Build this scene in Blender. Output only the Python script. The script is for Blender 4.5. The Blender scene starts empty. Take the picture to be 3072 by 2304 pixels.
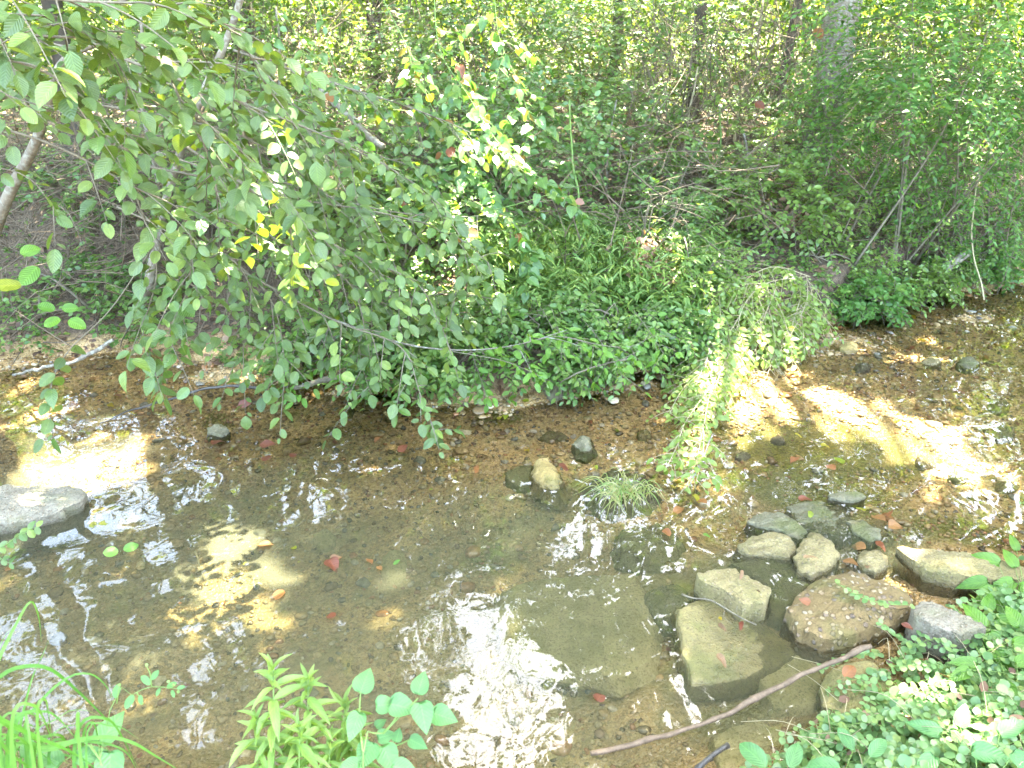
import bpy, math
import numpy as np
from mathutils import Matrix, Vector

PI = math.pi
SC = bpy.context.scene
COL = SC.collection

# ------------------------------------------------------------------ camera
CAM_H, PITCH, FPX = 2.10, math.radians(27.0), 2556.0
cam_d = bpy.data.cameras.new('camera')
cam_d.sensor_width = 36.0
cam_d.lens = 36.0 * FPX / 3072.0
cam_d.clip_start, cam_d.clip_end = 0.05, 400.0
cam_d.dof.use_dof = True
cam_d.dof.focus_distance = 3.6
cam_d.dof.aperture_fstop = 7.0
cam = bpy.data.objects.new('camera', cam_d)
cam.location = (0, 0, CAM_H)
cam.rotation_euler = (PI / 2 - PITCH, 0, 0)
COL.objects.link(cam)
SC.camera = cam

# ------------------------------------------------------------------ sky, sun, exposure
SUN = np.array([0.20, 0.31, 0.93]); SUN /= np.linalg.norm(SUN)
SUN_EL = math.asin(SUN[2]); SUN_AZ = math.atan2(SUN[0], SUN[1])
w = bpy.data.worlds.new('World'); SC.world = w; w.use_nodes = True
wn = w.node_tree.nodes; wn.clear()
sky = wn.new('ShaderNodeTexSky'); sky.sky_type = 'NISHITA'; sky.sun_disc = False
sky.sun_elevation = SUN_EL; sky.sun_rotation = SUN_AZ
sky.air_density = 1.0; sky.dust_density = 4.0
bg = wn.new('ShaderNodeBackground'); bg.inputs['Strength'].default_value = 0.15
wo = wn.new('ShaderNodeOutputWorld')
w.node_tree.links.new(sky.outputs[0], bg.inputs[0]); w.node_tree.links.new(bg.outputs[0], wo.inputs[0])
sd = bpy.data.lights.new('sun', 'SUN'); sd.energy = 4.5; sd.angle = math.radians(0.7); sd.color = (1.0, 0.945, 0.87)
so = bpy.data.objects.new('sun', sd); COL.objects.link(so)
so.rotation_euler = Vector(SUN).to_track_quat('Z', 'Y').to_euler()
vs = SC.view_settings
vs.view_transform = 'Standard'; vs.look = 'None'; vs.gamma = 1.0; vs.exposure = 4.9; vs.use_curve_mapping = False
try:
    vs.use_white_balance = True; vs.white_balance_temperature = 6800; vs.white_balance_tint = 3
except Exception: pass
SC.render.engine = 'CYCLES'
cy = SC.cycles
cy.max_bounces = 7; cy.diffuse_bounces = 4; cy.glossy_bounces = 3; cy.transmission_bounces = 5
cy.transparent_max_bounces = 12; cy.caustics_reflective = False; cy.caustics_refractive = False
cy.sample_clamp_indirect = 6.0
cy.use_denoising = True
try: cy.denoiser = 'OPENIMAGEDENOISE'
except Exception: pass

# ------------------------------------------------------------------ small numeric helpers
CP, SP = math.cos(PITCH), math.sin(PITCH)
FWD = np.array([0, CP, -SP]); UPC = np.array([0, SP, CP]); RGT = np.array([1.0, 0, 0]); CAM = np.array([0, 0, CAM_H])

def ray(px, py):
    return FWD + RGT * ((px - 1536.0) / FPX) + UPC * ((1152.0 - py) / FPX)
def G(px, py, z=0.0):
    d = ray(px, py); t = (z - CAM_H) / d[2]; return CAM + d * t
def Q(px, py, Y):
    d = ray(px, py); return CAM + d * (Y / d[1])
def proj(P):
    d = P - CAM
    zc = d @ FWD
    zc = np.where(np.abs(zc) < 1e-6, 1e-6, zc)
    return np.stack([1536 + FPX * (d @ RGT) / zc, 1152 - FPX * (d @ UPC) / zc, zc], -1)
def in_view(P, m=60):
    q = proj(P)
    return (q[:, 2] > .1) & (q[:, 0] > -m) & (q[:, 0] < 3072 + m) & (q[:, 1] > -m) & (q[:, 1] < 2304 + m)
def nrm(a):
    return a / np.maximum(np.linalg.norm(a, axis=-1, keepdims=True), 1e-9)
def ss(x):
    x = np.clip(x, 0, 1); return x * x * (3 - 2 * x)
_dirs = np.random.default_rng(99).normal(size=(16, 3)); _ph = np.random.default_rng(98).uniform(0, 6.28, 16)
def fn(P, scale, seed=0):
    """cheap smooth noise in about -1..1"""
    P = np.atleast_2d(P)
    if P.shape[1] == 2: P = np.c_[P, np.zeros(len(P))]
    o = np.zeros(len(P))
    for i in range(7):
        j = (i * 5 + seed * 3) % 16
        o += np.sin((P @ nrm(_dirs[j])) * (6.28 / scale) * (.7 + .13 * i) + _ph[(j + seed) % 16] * (1 + seed))
    return o / 2.6

class Acc:
    def __init__(s): s.v = []; s.t = []; s.r = []; s.u = []; s.n = 0
    def add(s, V, T, R=None, U=None):
        V = np.asarray(V, float); T = np.asarray(T, int)
        s.v.append(V); s.t.append(T + s.n); s.n += len(V)
        s.r.append(np.zeros(len(V)) if R is None else np.broadcast_to(R, (len(V),)))
        s.u.append(np.zeros((len(V), 3)) if U is None else U)
    def arrays(s):
        return np.concatenate(s.v), np.concatenate(s.t), np.concatenate(s.r), np.concatenate(s.u)

def mesh_np(name, V, T, R=None, U=None, smooth=True, mat=None):
    me = bpy.data.meshes.new(name)
    me.vertices.add(len(V)); me.vertices.foreach_set('co', np.ascontiguousarray(V, np.float32).ravel())
    me.loops.add(3 * len(T)); me.loops.foreach_set('vertex_index', np.ascontiguousarray(T, np.int32).ravel())
    me.polygons.add(len(T)); me.polygons.foreach_set('loop_start', np.arange(0, 3 * len(T), 3, dtype=np.int32))
    me.polygons.foreach_set('use_smooth', np.full(len(T), smooth, bool))
    if R is not None:
        a = me.attributes.new('rnd', 'FLOAT', 'POINT'); a.data.foreach_set('value', np.ascontiguousarray(R, np.float32))
    if U is not None:
        a = me.attributes.new('luv', 'FLOAT_VECTOR', 'POINT'); a.data.foreach_set('vector', np.ascontiguousarray(U, np.float32).ravel())
    me.update(calc_edges=True)
    if mat: me.materials.append(mat)
    return me

def tagd(o, label=None, cat=None, group=None, kind=None):
    if label: o['label'] = label
    if cat: o['category'] = cat
    if group: o['group'] = group
    if kind: o['kind'] = kind
    return o
def link(name, me, parent=None, base=None):
    o = bpy.data.objects.new(name, me); COL.objects.link(o)
    if parent is not None:
        o.parent = parent; o.matrix_parent_inverse = Matrix.Translation(-parent.location)
    return o
def put(name, acc, mat, parent=None, smooth=True):
    V, T, R, U = acc.arrays()
    return link(name, mesh_np(name, V, T, R, U, smooth, mat), parent)
def thing(name, loc, label, cat, group=None):
    e = bpy.data.objects.new(name, None); e.empty_display_size = .05; e.location = Vector(loc); COL.objects.link(e)
    return tagd(e, label, cat, group)

def smooth_path(pts, step):
    P = np.asarray(pts, float)
    if len(P) == 2: P = np.array([P[0], (P[0] + P[1]) / 2, P[1]])
    E = np.vstack([2 * P[0] - P[1], P, 2 * P[-1] - P[-2]])
    out = []
    for i in range(1, len(E) - 2):
        a, b, c, d = E[i - 1:i + 3]
        n = max(2, int(np.linalg.norm(c - b) / step))
        t = np.linspace(0, 1, n, endpoint=False)[:, None]
        out.append(.5 * (2 * b + (c - a) * t + (2 * a - 5 * b + 4 * c - d) * t ** 2 + (3 * b - a - 3 * c + d) * t ** 3))
    out.append(P[-1:]); return np.vstack(out)

def tube(acc, P, r, sides=5, rnd=0.5, cap=True):
    P = np.asarray(P, float); k = len(P); r = np.broadcast_to(r, (k,))
    t = nrm(np.gradient(P, axis=0))
    ref = np.array([0, 0, 1.0]) if abs(t[:, 2].mean()) < .8 else np.array([1.0, 0, 0])
    a = nrm(np.cross(t, ref)); b = np.cross(t, a)
    ang = np.linspace(0, 2 * PI, sides, endpoint=False)
    V = P[:, None] + r[:, None, None] * (a[:, None] * np.cos(ang)[None, :, None] + b[:, None] * np.sin(ang)[None, :, None])
    V = V.reshape(-1, 3); T = []
    i = np.arange(k - 1)[:, None] * sides; j = np.arange(sides)[None]; j2 = (j + 1) % sides
    T = np.concatenate([np.stack([i + j, i + j2, i + sides + j2], -1).reshape(-1, 3), np.stack([i + j, i + sides + j2, i + sides + j], -1).reshape(-1, 3)])
    if cap:
        V = np.vstack([V, P[0], P[-1]]); n = k * sides; jj = np.arange(sides); jn = (jj + 1) % sides
        T = np.vstack([T, np.c_[jn, jj, np.full(sides, n)], np.c_[(k - 1) * sides + jj, (k - 1) * sides + jn, np.full(sides, n + 1)]])
    acc.add(V, T, rnd, np.c_[np.repeat(np.linspace(0, 1, k), sides), np.zeros(k * sides), np.zeros(k * sides)] if not cap else None)

# leaf templates: (u along, v across, w height), triangles
def _tm(rows, fold=.12, cup=0.0):
    """rows: (u, half width); returns a folded leaf with a midrib"""
    V = [(0, 0, 0)]; T = []; prev = None
    for u, h in rows:
        i = len(V); V += [(u, -h, fold * h), (u, 0, 0), (u, h, fold * h)]
        if prev is None: T += [(0, i, i + 1), (0, i + 1, i + 2)]
        else:
            p = prev; T += [(p, i, i + 1), (p, i + 1, p + 1), (p + 1, i + 1, i + 2), (p + 1, i + 2, p + 2)]
        prev = i
    n = len(V); V.append((1, 0, 0)); p = prev; T += [(p, n, p + 1), (p + 1, n, p + 2)]
    return np.array(V, float), np.array(T)
T_DIAM = _tm([(.42, .5)], .25)
T_OVAL = _tm([(.28, .43), (.65, .42)], .2)
T_ROUND = _tm([(.2, .40), (.55, .5), (.85, .3)], .12)
T_LANCE = _tm([(.22, .40), (.55, .5)], .3)
T_BIG = _tm([(.06, .17), (.17, .34), (.32, .46), (.48, .5), (.64, .45), (.80, .30), (.92, .13)], .22)
T_HEART = _tm([(-.05, .26), (.06, .43), (.22, .5), (.42, .46), (.62, .34), (.80, .19), (.92, .08)], .2)
T_ELLI = _tm([(.05, .22), (.18, .40), (.36, .5), (.56, .5), (.76, .40), (.91, .22)], .15)
T_STRAP = _tm([(.06, .2), (.2, .42), (.4, .5), (.6, .46), (.8, .3), (.92, .13)], .3)

def frames(D, N):
    D = nrm(D); N = N - D * (N * D).sum(-1, keepdims=True); N = nrm(N); S_ = np.cross(N, D); return D, S_, N
def leaf_batch(acc, P, D, N, L, W, tm, rnd, droop=.15):
    tv, tt = tm; D, S_, N = frames(D, N); n = len(P)
    L = np.broadcast_to(L, (n,)); W = np.broadcast_to(W, (n,)); dr = np.broadcast_to(droop, (n,))
    u, v, w_ = tv[:, 0], tv[:, 1], tv[:, 2]
    V = (P[:, None] + D[:, None] * (L[:, None] * u)[..., None] + S_[:, None] * (W[:, None] * v)[..., None]
         + N[:, None] * (W[:, None] * w_ - (dr * L)[:, None] * u ** 2)[..., None])
    T = tt[None] + (np.arange(n) * len(tv))[:, None, None]
    acc.add(V.reshape(-1, 3), T.reshape(-1, 3), np.repeat(np.broadcast_to(rnd, (n,)), len(tv)), np.tile(tv, (n, 1)))
def leaf_meshes(name, tm, mat, droops=(.05, .15, .28, .4), twist=.06):
    out = []
    for i, d in enumerate(droops):
        tv, tt = tm; V = tv.copy(); rg = np.random.default_rng(i + 7)
        V[:, 2] = V[:, 2] - d * V[:, 0] ** 2 + twist * np.sin(V[:, 0] * 5 + i) * V[:, 1] + rg.normal(0, .008, len(V))
        out.append(mesh_np(name, V, tt, None, tv, True, mat))
    return out
def leaf_objs(parent, P, D, N, L, W, meshes, rng, name='leaf'):
    D, S_, N = frames(D, N); n = len(P)
    L = np.broadcast_to(L, (n,)); W = np.broadcast_to(W, (n,)); mi = Matrix.Translation(-parent.location)
    for i in range(n):
        o = bpy.data.objects.new(name, meshes[int(rng.integers(len(meshes)))])
        o.parent = parent; o.matrix_parent_inverse = mi
        M = Matrix.Identity(4)
        for a in range(3):
            M[a][0] = D[i, a] * L[i]; M[a][1] = S_[i, a] * W[i]; M[a][2] = N[i, a] * L[i]; M[a][3] = P[i, a]
        o.matrix_basis = M
        COL.objects.link(o)

# ------------------------------------------------------------------ materials
def new_mat(name):
    m = bpy.data.materials.new(name); m.use_nodes = True; nt = m.node_tree; nt.nodes.clear()
    out = nt.nodes.new('ShaderNodeOutputMaterial'); return m, nt, out
def nd(nt, typ, **kw):
    n = nt.nodes.new(typ)
    for k, v in kw.items():
        if k in n.inputs: 
            if hasattr(v, 'is_output') or isinstance(v, bpy.types.NodeSocket): nt.links.new(v, n.inputs[k])
            else: n.inputs[k].default_value = v
        else: setattr(n, k, v)
    return n
def ramp(nt, fac, stops, interp='LINEAR'):
    r = nt.nodes.new('ShaderNodeValToRGB'); r.color_ramp.interpolation = interp
    el = r.color_ramp.elements
    while len(el) < len(stops): el.new(.5)
    for e, (p, c) in zip(el, stops): e.position = p; e.color = (*c, 1) if len(c) == 3 else c
    nt.links.new(fac, r.inputs[0]); return r.outputs[0]
def mixc(nt, fac, a, b, blend='MIX'):
    n = nt.nodes.new('ShaderNodeMix'); n.data_type = 'RGBA'; n.blend_type = blend
    for k, v in ((0, fac), (6, a), (7, b)):
        if isinstance(v, bpy.types.NodeSocket): nt.links.new(v, n.inputs[k])
        else: n.inputs[k].default_value = v if k == 0 else ((*v, 1) if len(v) == 3 else v)
    return n.outputs[2]
def math_(nt, op, a, b=0.0, clamp=False):
    n = nt.nodes.new('ShaderNodeMath'); n.operation = op; n.use_clamp = clamp
    for k, v in ((0, a), (1, b)):
        if isinstance(v, bpy.types.NodeSocket): nt.links.new(v, n.inputs[k])
        else: n.inputs[k].default_value = v
    return n.outputs[0]
def attr(nt, name, out='Fac'):
    n = nt.nodes.new('ShaderNodeAttribute'); n.attribute_name = name; return n.outputs[out]
def mapr(nt, v, a, b, c=0.0, d=1.0):
    n = nt.nodes.new('ShaderNodeMapRange'); nt.links.new(v, n.inputs[0])
    for i, x in enumerate((a, b, c, d)): n.inputs[i + 1].default_value = x
    return n.outputs[0]
def objco(nt):
    n = nt.nodes.new('ShaderNodeNewGeometry'); return n.outputs['Position']

def leaf_mat(name, stops, src='attr', rough=.42, trans=.38, veins=True, tgain=(1.9, 1.7, .7), spec=.5):
    m, nt, out = new_mat(name)
    if src == 'attr': f = attr(nt, 'rnd')
    else: f = nt.nodes.new('ShaderNodeObjectInfo').outputs['Random']
    c = ramp(nt, f, stops)
    pos = objco(nt)
    no = nd(nt, 'ShaderNodeTexNoise', Vector=pos, Scale=60.0, Detail=2.0)
    c = mixc(nt, .35, c, mixc(nt, 1.0, c, ramp(nt, no.outputs[0], [(.3, (.55, .6, .5)), (.7, (1.25, 1.2, 1.1))]), 'MULTIPLY'))
    bs = nd(nt, 'ShaderNodeBsdfPrincipled', Roughness=rough)
    bs.inputs['Specular IOR Level'].default_value = spec
    if veins:
        sep = nd(nt, 'ShaderNodeSeparateXYZ', Vector=attr(nt, 'luv', 'Vector'))
        av = math_(nt, 'ABSOLUTE', sep.outputs[1])
        mid = mapr(nt, av, .0, .05, 1, 0)
        wv = math_(nt, 'SINE', math_(nt, 'MULTIPLY', math_(nt, 'SUBTRACT', sep.outputs[0], math_(nt, 'MULTIPLY', av, .7)), 50.0))
        c = mixc(nt, math_(nt, 'MULTIPLY', mid, .45), c, mixc(nt, 1.0, c, (1.7, 1.6, 1.5), 'MULTIPLY'))
        c = mixc(nt, math_(nt, 'MULTIPLY', mapr(nt, wv, -.2, 1), .22), c, mixc(nt, 1.0, c, (.6, .65, .6), 'MULTIPLY'))
        bp = nd(nt, 'ShaderNodeBump', Height=wv, Strength=.35, Distance=.002)
        nt.links.new(bp.outputs[0], bs.inputs['Normal'])
    nt.links.new(c, bs.inputs['Base Color'])
    tr = nd(nt, 'ShaderNodeBsdfTranslucent')
    nt.links.new(mixc(nt, 1.0, c, tgain, 'MULTIPLY'), tr.inputs[0])
    mx = nd(nt, 'ShaderNodeMixShader', Fac=trans)
    nt.links.new(bs.outputs[0], mx.inputs[1]); nt.links.new(tr.outputs[0], mx.inputs[2])
    nt.links.new(mx.outputs[0], out.inputs[0]); return m

def wood_mat(name, c1, c2, scale=30.0, lichen=0.0, rough=.8):
    m, nt, out = new_mat(name); pos = objco(nt)
    no = nd(nt, 'ShaderNodeTexNoise', Vector=pos, Scale=scale, Detail=6.0, Roughness=.65)
    mp = nd(nt, 'ShaderNodeMapping', Vector=pos); mp.inputs['Scale'].default_value = (1, 1, .15)
    n2 = nd(nt, 'ShaderNodeTexNoise', Vector=mp.outputs[0], Scale=scale * 3, Detail=4.0)
    c = ramp(nt, no.outputs[0], [(.3, c1), (.7, c2)])
    if lichen:
        n3 = nd(nt, 'ShaderNodeTexNoise', Vector=pos, Scale=45.0, Detail=3.0)
        c = mixc(nt, math_(nt, 'MULTIPLY', mapr(nt, n3.outputs[0], .5, .6), lichen), c, (.42, .44, .36))
    bs = nd(nt, 'ShaderNodeBsdfPrincipled', Roughness=rough); nt.links.new(c, bs.inputs['Base Color'])
    bp = nd(nt, 'ShaderNodeBump', Height=n2.outputs[0], Strength=.7, Distance=.01)
    nt.links.new(bp.outputs[0], bs.inputs['Normal']); nt.links.new(bs.outputs[0], out.inputs[0]); return m

def wet(nt, c, bs, z0=.012, z1=.035, dark=.6, r_dry=.85, r_wet=.25):
    """a wet stain on everything the water reaches"""
    sep = nd(nt, 'ShaderNodeSeparateXYZ', Vector=objco(nt))
    no = nd(nt, 'ShaderNodeTexNoise', Vector=objco(nt), Scale=25.0)
    z = math_(nt, 'ADD', sep.outputs[2], math_(nt, 'MULTIPLY', math_(nt, 'SUBTRACT', no.outputs[0], .5), .03))
    f = mapr(nt, z, z0, z1)
    c2 = mixc(nt, f, mixc(nt, 1.0, c, (dark, dark * .98, dark * .92), 'MULTIPLY'), c)
    nt.links.new(c2, bs.inputs['Base Color']); nt.links.new(mapr(nt, f, 0, 1, r_wet, r_dry), bs.inputs['Roughness'])

def rock_mat(name, c1, c2, speck, moss=.3, aggregate=.5, wetz=(.008, .03), moss_c=(.10, .11, .02), agg=95.0, dk=.6):
    m, nt, out = new_mat(name); pos = objco(nt)
    n1 = nd(nt, 'ShaderNodeTexNoise', Vector=pos, Scale=14.0, Detail=8.0, Roughness=.7)
    n2 = nd(nt, 'ShaderNodeTexNoise', Vector=pos, Scale=120.0, Detail=4.0, Roughness=.7)
    vo = nd(nt, 'ShaderNodeTexVoronoi', Vector=pos, Scale=agg)
    vc = nd(nt, 'ShaderNodeSeparateColor', Color=vo.outputs['Color'])
    c = ramp(nt, n1.outputs[0], [(.28, c1), (.72, c2)])
    c = mixc(nt, mapr(nt, n2.outputs[0], .5, .68), c, mixc(nt, 1.0, c, (.5, .48, .45), 'MULTIPLY'))
    ag = math_(nt, 'MULTIPLY', math_(nt, 'MULTIPLY', mapr(nt, vc.outputs[0], .5, .6), mapr(nt, vo.outputs[0], .35, .5, 1, 0)), aggregate)
    c = mixc(nt, ag, c, ramp(nt, vc.outputs[1], [(0, speck), (.5, (.27, .19, .11)), (.8, (.14, .10, .07)), (1, (.40, .33, .22))]))
    n3 = nd(nt, 'ShaderNodeTexNoise', Vector=pos, Scale=9.0, Detail=5.0)
    c = mixc(nt, math_(nt, 'MULTIPLY', mapr(nt, n3.outputs[0], .47, .62), moss), c, moss_c)
    bs = nd(nt, 'ShaderNodeBsdfPrincipled'); wet(nt, c, bs, *wetz, dark=dk)
    h = math_(nt, 'ADD', math_(nt, 'MULTIPLY', n2.outputs[0], .5), math_(nt, 'ADD', math_(nt, 'MULTIPLY', n1.outputs[0], 1.2), math_(nt, 'MULTIPLY', ag, .8)))
    bp = nd(nt, 'ShaderNodeBump', Height=h, Strength=.9, Distance=.016)
    nt.links.new(bp.outputs[0], bs.inputs['Normal']); nt.links.new(bs.outputs[0], out.inputs[0]); return m

GRN = lambda *c: [(i / (len(c) - 1), x) for i, x in enumerate(c)]
M = {}
ALD = GRN((.058, .100, .024), (.098, .152, .042), (.125, .185, .058), (.082, .152, .028), (.108, .172, .046), (.175, .24, .045))
M['alder_o'] = leaf_mat('alder leaf', ALD, 'obj', .4, .34, True, (1.8, 1.6, .4), .62)
M['alder_a'] = leaf_mat('alder leaf small', ALD, 'attr', .4, .34, True, (1.8, 1.6, .4), .62)
YEL = GRN((.30, .26, .02), (.20, .24, .02), (.38, .26, .02))
M['yellow_o'] = leaf_mat('yellow leaf', YEL, 'obj', .45, .45)
BRI = [(0, (.055, .125, .025)), (.45, (.10, .19, .05)), (.82, (.14, .23, .055)), (.92, (.22, .24, .03)), (.97, (.26, .12, .03)), (1, (.18, .05, .02))]
M['brier_o'] = leaf_mat('greenbrier leaf', BRI, 'obj', .3, .36, True, (1.35, 1.5, .6), .7)
M['brier_a'] = leaf_mat('greenbrier leaf small', BRI, 'attr', .32, .36, False, (1.35, 1.5, .6), .7)
PRV = GRN((.08, .14, .03), (.13, .20, .045), (.17, .25, .055), (.10, .18, .04))
VIN = GRN((.11, .17, .03), (.17, .24, .05), (.21, .28, .07), (.14, .21, .04))
M['vine_o'] = leaf_mat('vine leaf', VIN, 'obj', .4, .42, False); M['vine_a'] = leaf_mat('vine leaf small', VIN, 'attr', .4, .42, False)
M['privet_o'] = leaf_mat('privet leaf', PRV, 'obj', .35, .4, False)
M['privet_a'] = leaf_mat('privet leaf small', PRV, 'attr', .35, .4, False)
M['fern_a'] = leaf_mat('soft frond', GRN((.03, .08, .012), (.07, .16, .03), (.12, .23, .05), (.20, .29, .06)), 'attr', .5, .45, False)
M['stilt_a'] = leaf_mat('stiltgrass leaf', GRN((.09, .17, .035), (.135, .23, .06), (.175, .27, .08), (.22, .29, .06)), 'attr', .4, .4, False)
M['cover_a'] = leaf_mat('ground cover leaf', GRN((.05, .11, .022), (.085, .16, .036), (.125, .21, .05), (.17, .24, .05)), 'attr', .4, .35, False)
M['wood_a'] = leaf_mat('woodland leaf', GRN((.035, .085, .012), (.06, .125, .018), (.10, .165, .022), (.16, .20, .03)), 'attr', .5, .5, False)
M['canopy'] = leaf_mat('canopy leaf', GRN((.04, .09, .015), (.06, .12, .02), (.09, .14, .02)), 'attr', .5, .35, False)
M['lowbr_o'] = leaf_mat('bright low leaf', GRN((.08, .19, .02), (.11, .22, .03), (.13, .26, .03)), 'obj', .4, .4)
M['money_o'] = leaf_mat('moneywort leaf', GRN((.09, .175, .055), (.125, .22, .08), (.155, .25, .095), (.19, .26, .075)), 'obj', .38, .35, False)
M['money_a'] = leaf_mat('moneywort leaf small', GRN((.09, .175, .055), (.125, .22, .08), (.155, .25, .095), (.19, .26, .075)), 'attr', .38, .35, False)
M['herb_o'] = leaf_mat('herb leaf', GRN((.15, .26, .06), (.19, .30, .08), (.23, .33, .09)), 'obj', .5, .45)
M['heart_o'] = leaf_mat('heart leaf', GRN((.08, .20, .06), (.10, .23, .07)), 'obj', .4, .4)
M['grass_o'] = leaf_mat('grass blade', GRN((.06, .17, .02), (.09, .22, .03), (.12, .24, .04)), 'obj', .45, .4)
M['tuft_o'] = leaf_mat('tuft blade', GRN((.13, .20, .04), (.28, .26, .09), (.12, .21, .04), (.36, .30, .16), (.16, .22, .05)), 'obj', .5, .4, False)
M['red_o'] = leaf_mat('fallen red leaf', GRN((.11, .028, .013), (.17, .05, .018), (.13, .035, .016)), 'obj', .45, .2)
M['orange_o'] = leaf_mat('fallen orange leaf', GRN((.20, .07, .022), (.24, .11, .03), (.19, .09, .03)), 'obj', .45, .25)
M['tan_o'] = leaf_mat('fallen tan leaf', GRN((.16, .085, .04), (.24, .145, .07), (.11, .06, .03)), 'obj', .6, .2)
M['dead_a'] = leaf_mat('leaf litter', GRN((.06, .03, .02), (.13, .07, .04), (.22, .13, .08), (.30, .20, .13)), 'attr', .7, .15, False)
M['twig'] = wood_mat('grey twig', (.085, .068, .042), (.19, .16, .105), 40)
M['brushwood'] = wood_mat('dry brushwood', (.05, .034, .02), (.19, .14, .085), 25)
M['lichen'] = wood_mat('lichened branch', (.11, .09, .065), (.20, .17, .13), 40, .4)
M['bark'] = wood_mat('dark bark', (.035, .026, .018), (.09, .07, .05), 14)
M['palebark'] = wood_mat('pale bark', (.10, .08, .055), (.23, .19, .135), 10, .3)
M['stick'] = wood_mat('bare brown stick', (.075, .048, .026), (.17, .115, .07), 35)
M['darkstick'] = wood_mat('wet dark stick', (.03, .025, .02), (.07, .06, .05), 50, 0, .35)
M['stem'] = wood_mat('green stem', (.10, .18, .03), (.16, .24, .05), 50, 0, .5)
M['stalk'] = wood_mat('straw stalk', (.30, .24, .13), (.42, .35, .2), 50, 0, .7)
M['slab'] = rock_mat('olive grey slab', (.16, .128, .042), (.27, .218, .08), (.32, .265, .14), .45, .25)
M['slab2'] = rock_mat('tan rough slab', (.16, .122, .045), (.30, .24, .105), (.42, .35, .21), .25, .5)
M['conglo'] = rock_mat('brown conglomerate', (.12, .078, .025), (.225, .155, .06), (.36, .27, .14), .35, 1.0, (-.02, .015), agg=48.0)
M['mossy'] = rock_mat('dark mossy stone', (.12, .105, .055), (.21, .19, .11), (.26, .23, .16), .7, .2, (.0, .03))
M['grey'] = rock_mat('pale grey stone', (.16, .133, .09), (.29, .25, .18), (.38, .33, .25), .3, .6)
M['yellowrock'] = rock_mat('ochre stone', (.22, .15, .04), (.36, .26, .09), (.4, .3, .15), .4, .2)
M['sunk'] = rock_mat('silted submerged stone', (.30, .25, .115), (.42, .36, .19), (.06, .06, .05), .35, .12, (.5, .6), dk=.95)
M['sunkdark'] = rock_mat('algae covered stone', (.12, .115, .05), (.20, .185, .09), (.22, .20, .13), .5, .15, (.5, .6), dk=.85)

def pebble_mat(name, src):
    m, nt, out = new_mat(name)
    f = attr(nt, 'rnd') if src == 'attr' else nt.nodes.new('ShaderNodeObjectInfo').outputs['Random']
    c = ramp(nt, f, [(0, (.08, .06, .04)), (.12, (.20, .13, .06)), (.3, (.33, .22, .10)), (.5, (.41, .28, .14)), (.65, (.28, .22, .12)), (.75, (.44, .33, .18)),
                     (.84, (.32, .14, .06)), (.92, (.12, .11, .10)), (1, (.55, .46, .34))])
    no = nd(nt, 'ShaderNodeTexNoise', Vector=objco(nt), Scale=70.0, Detail=4.0)
    c = mixc(nt, 1.0, c, ramp(nt, no.outputs[0], [(.3, (.6, .58, .55)), (.7, (1.2, 1.2, 1.2))]), 'MULTIPLY')
    bs = nd(nt, 'ShaderNodeBsdfPrincipled'); wet(nt, c, bs, .0, .03, .8)
    bp = nd(nt, 'ShaderNodeBump', Height=no.outputs[0], Strength=.4, Distance=.004)
    nt.links.new(bp.outputs[0], bs.inputs['Normal'])
    nt.links.new(bs.outputs[0], out.inputs[0]); return m
PCOL = {'tan': (.40, .28, .14), 'brown': (.21, .14, .07), 'grey': (.20, .185, .15), 'cream': (.52, .44, .30), 'rust': (.32, .15, .06)}
def pebble_plain(k):
    m, nt, out = new_mat(k + ' pebble'); no = nd(nt, 'ShaderNodeTexNoise', Vector=objco(nt), Scale=70.0, Detail=4.0)
    c = mixc(nt, 1.0, PCOL[k], ramp(nt, no.outputs[0], [(.3, (.6, .58, .55)), (.7, (1.2, 1.2, 1.2))]), 'MULTIPLY')
    bs = nd(nt, 'ShaderNodeBsdfPrincipled'); wet(nt, c, bs, .0, .03, .8)
    bp = nd(nt, 'ShaderNodeBump', Height=no.outputs[0], Strength=.4, Distance=.004)
    nt.links.new(bp.outputs[0], bs.inputs['Normal']); nt.links.new(bs.outputs[0], out.inputs[0]); return m
M['peb_a'] = pebble_mat('gravel', 'attr')

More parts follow.
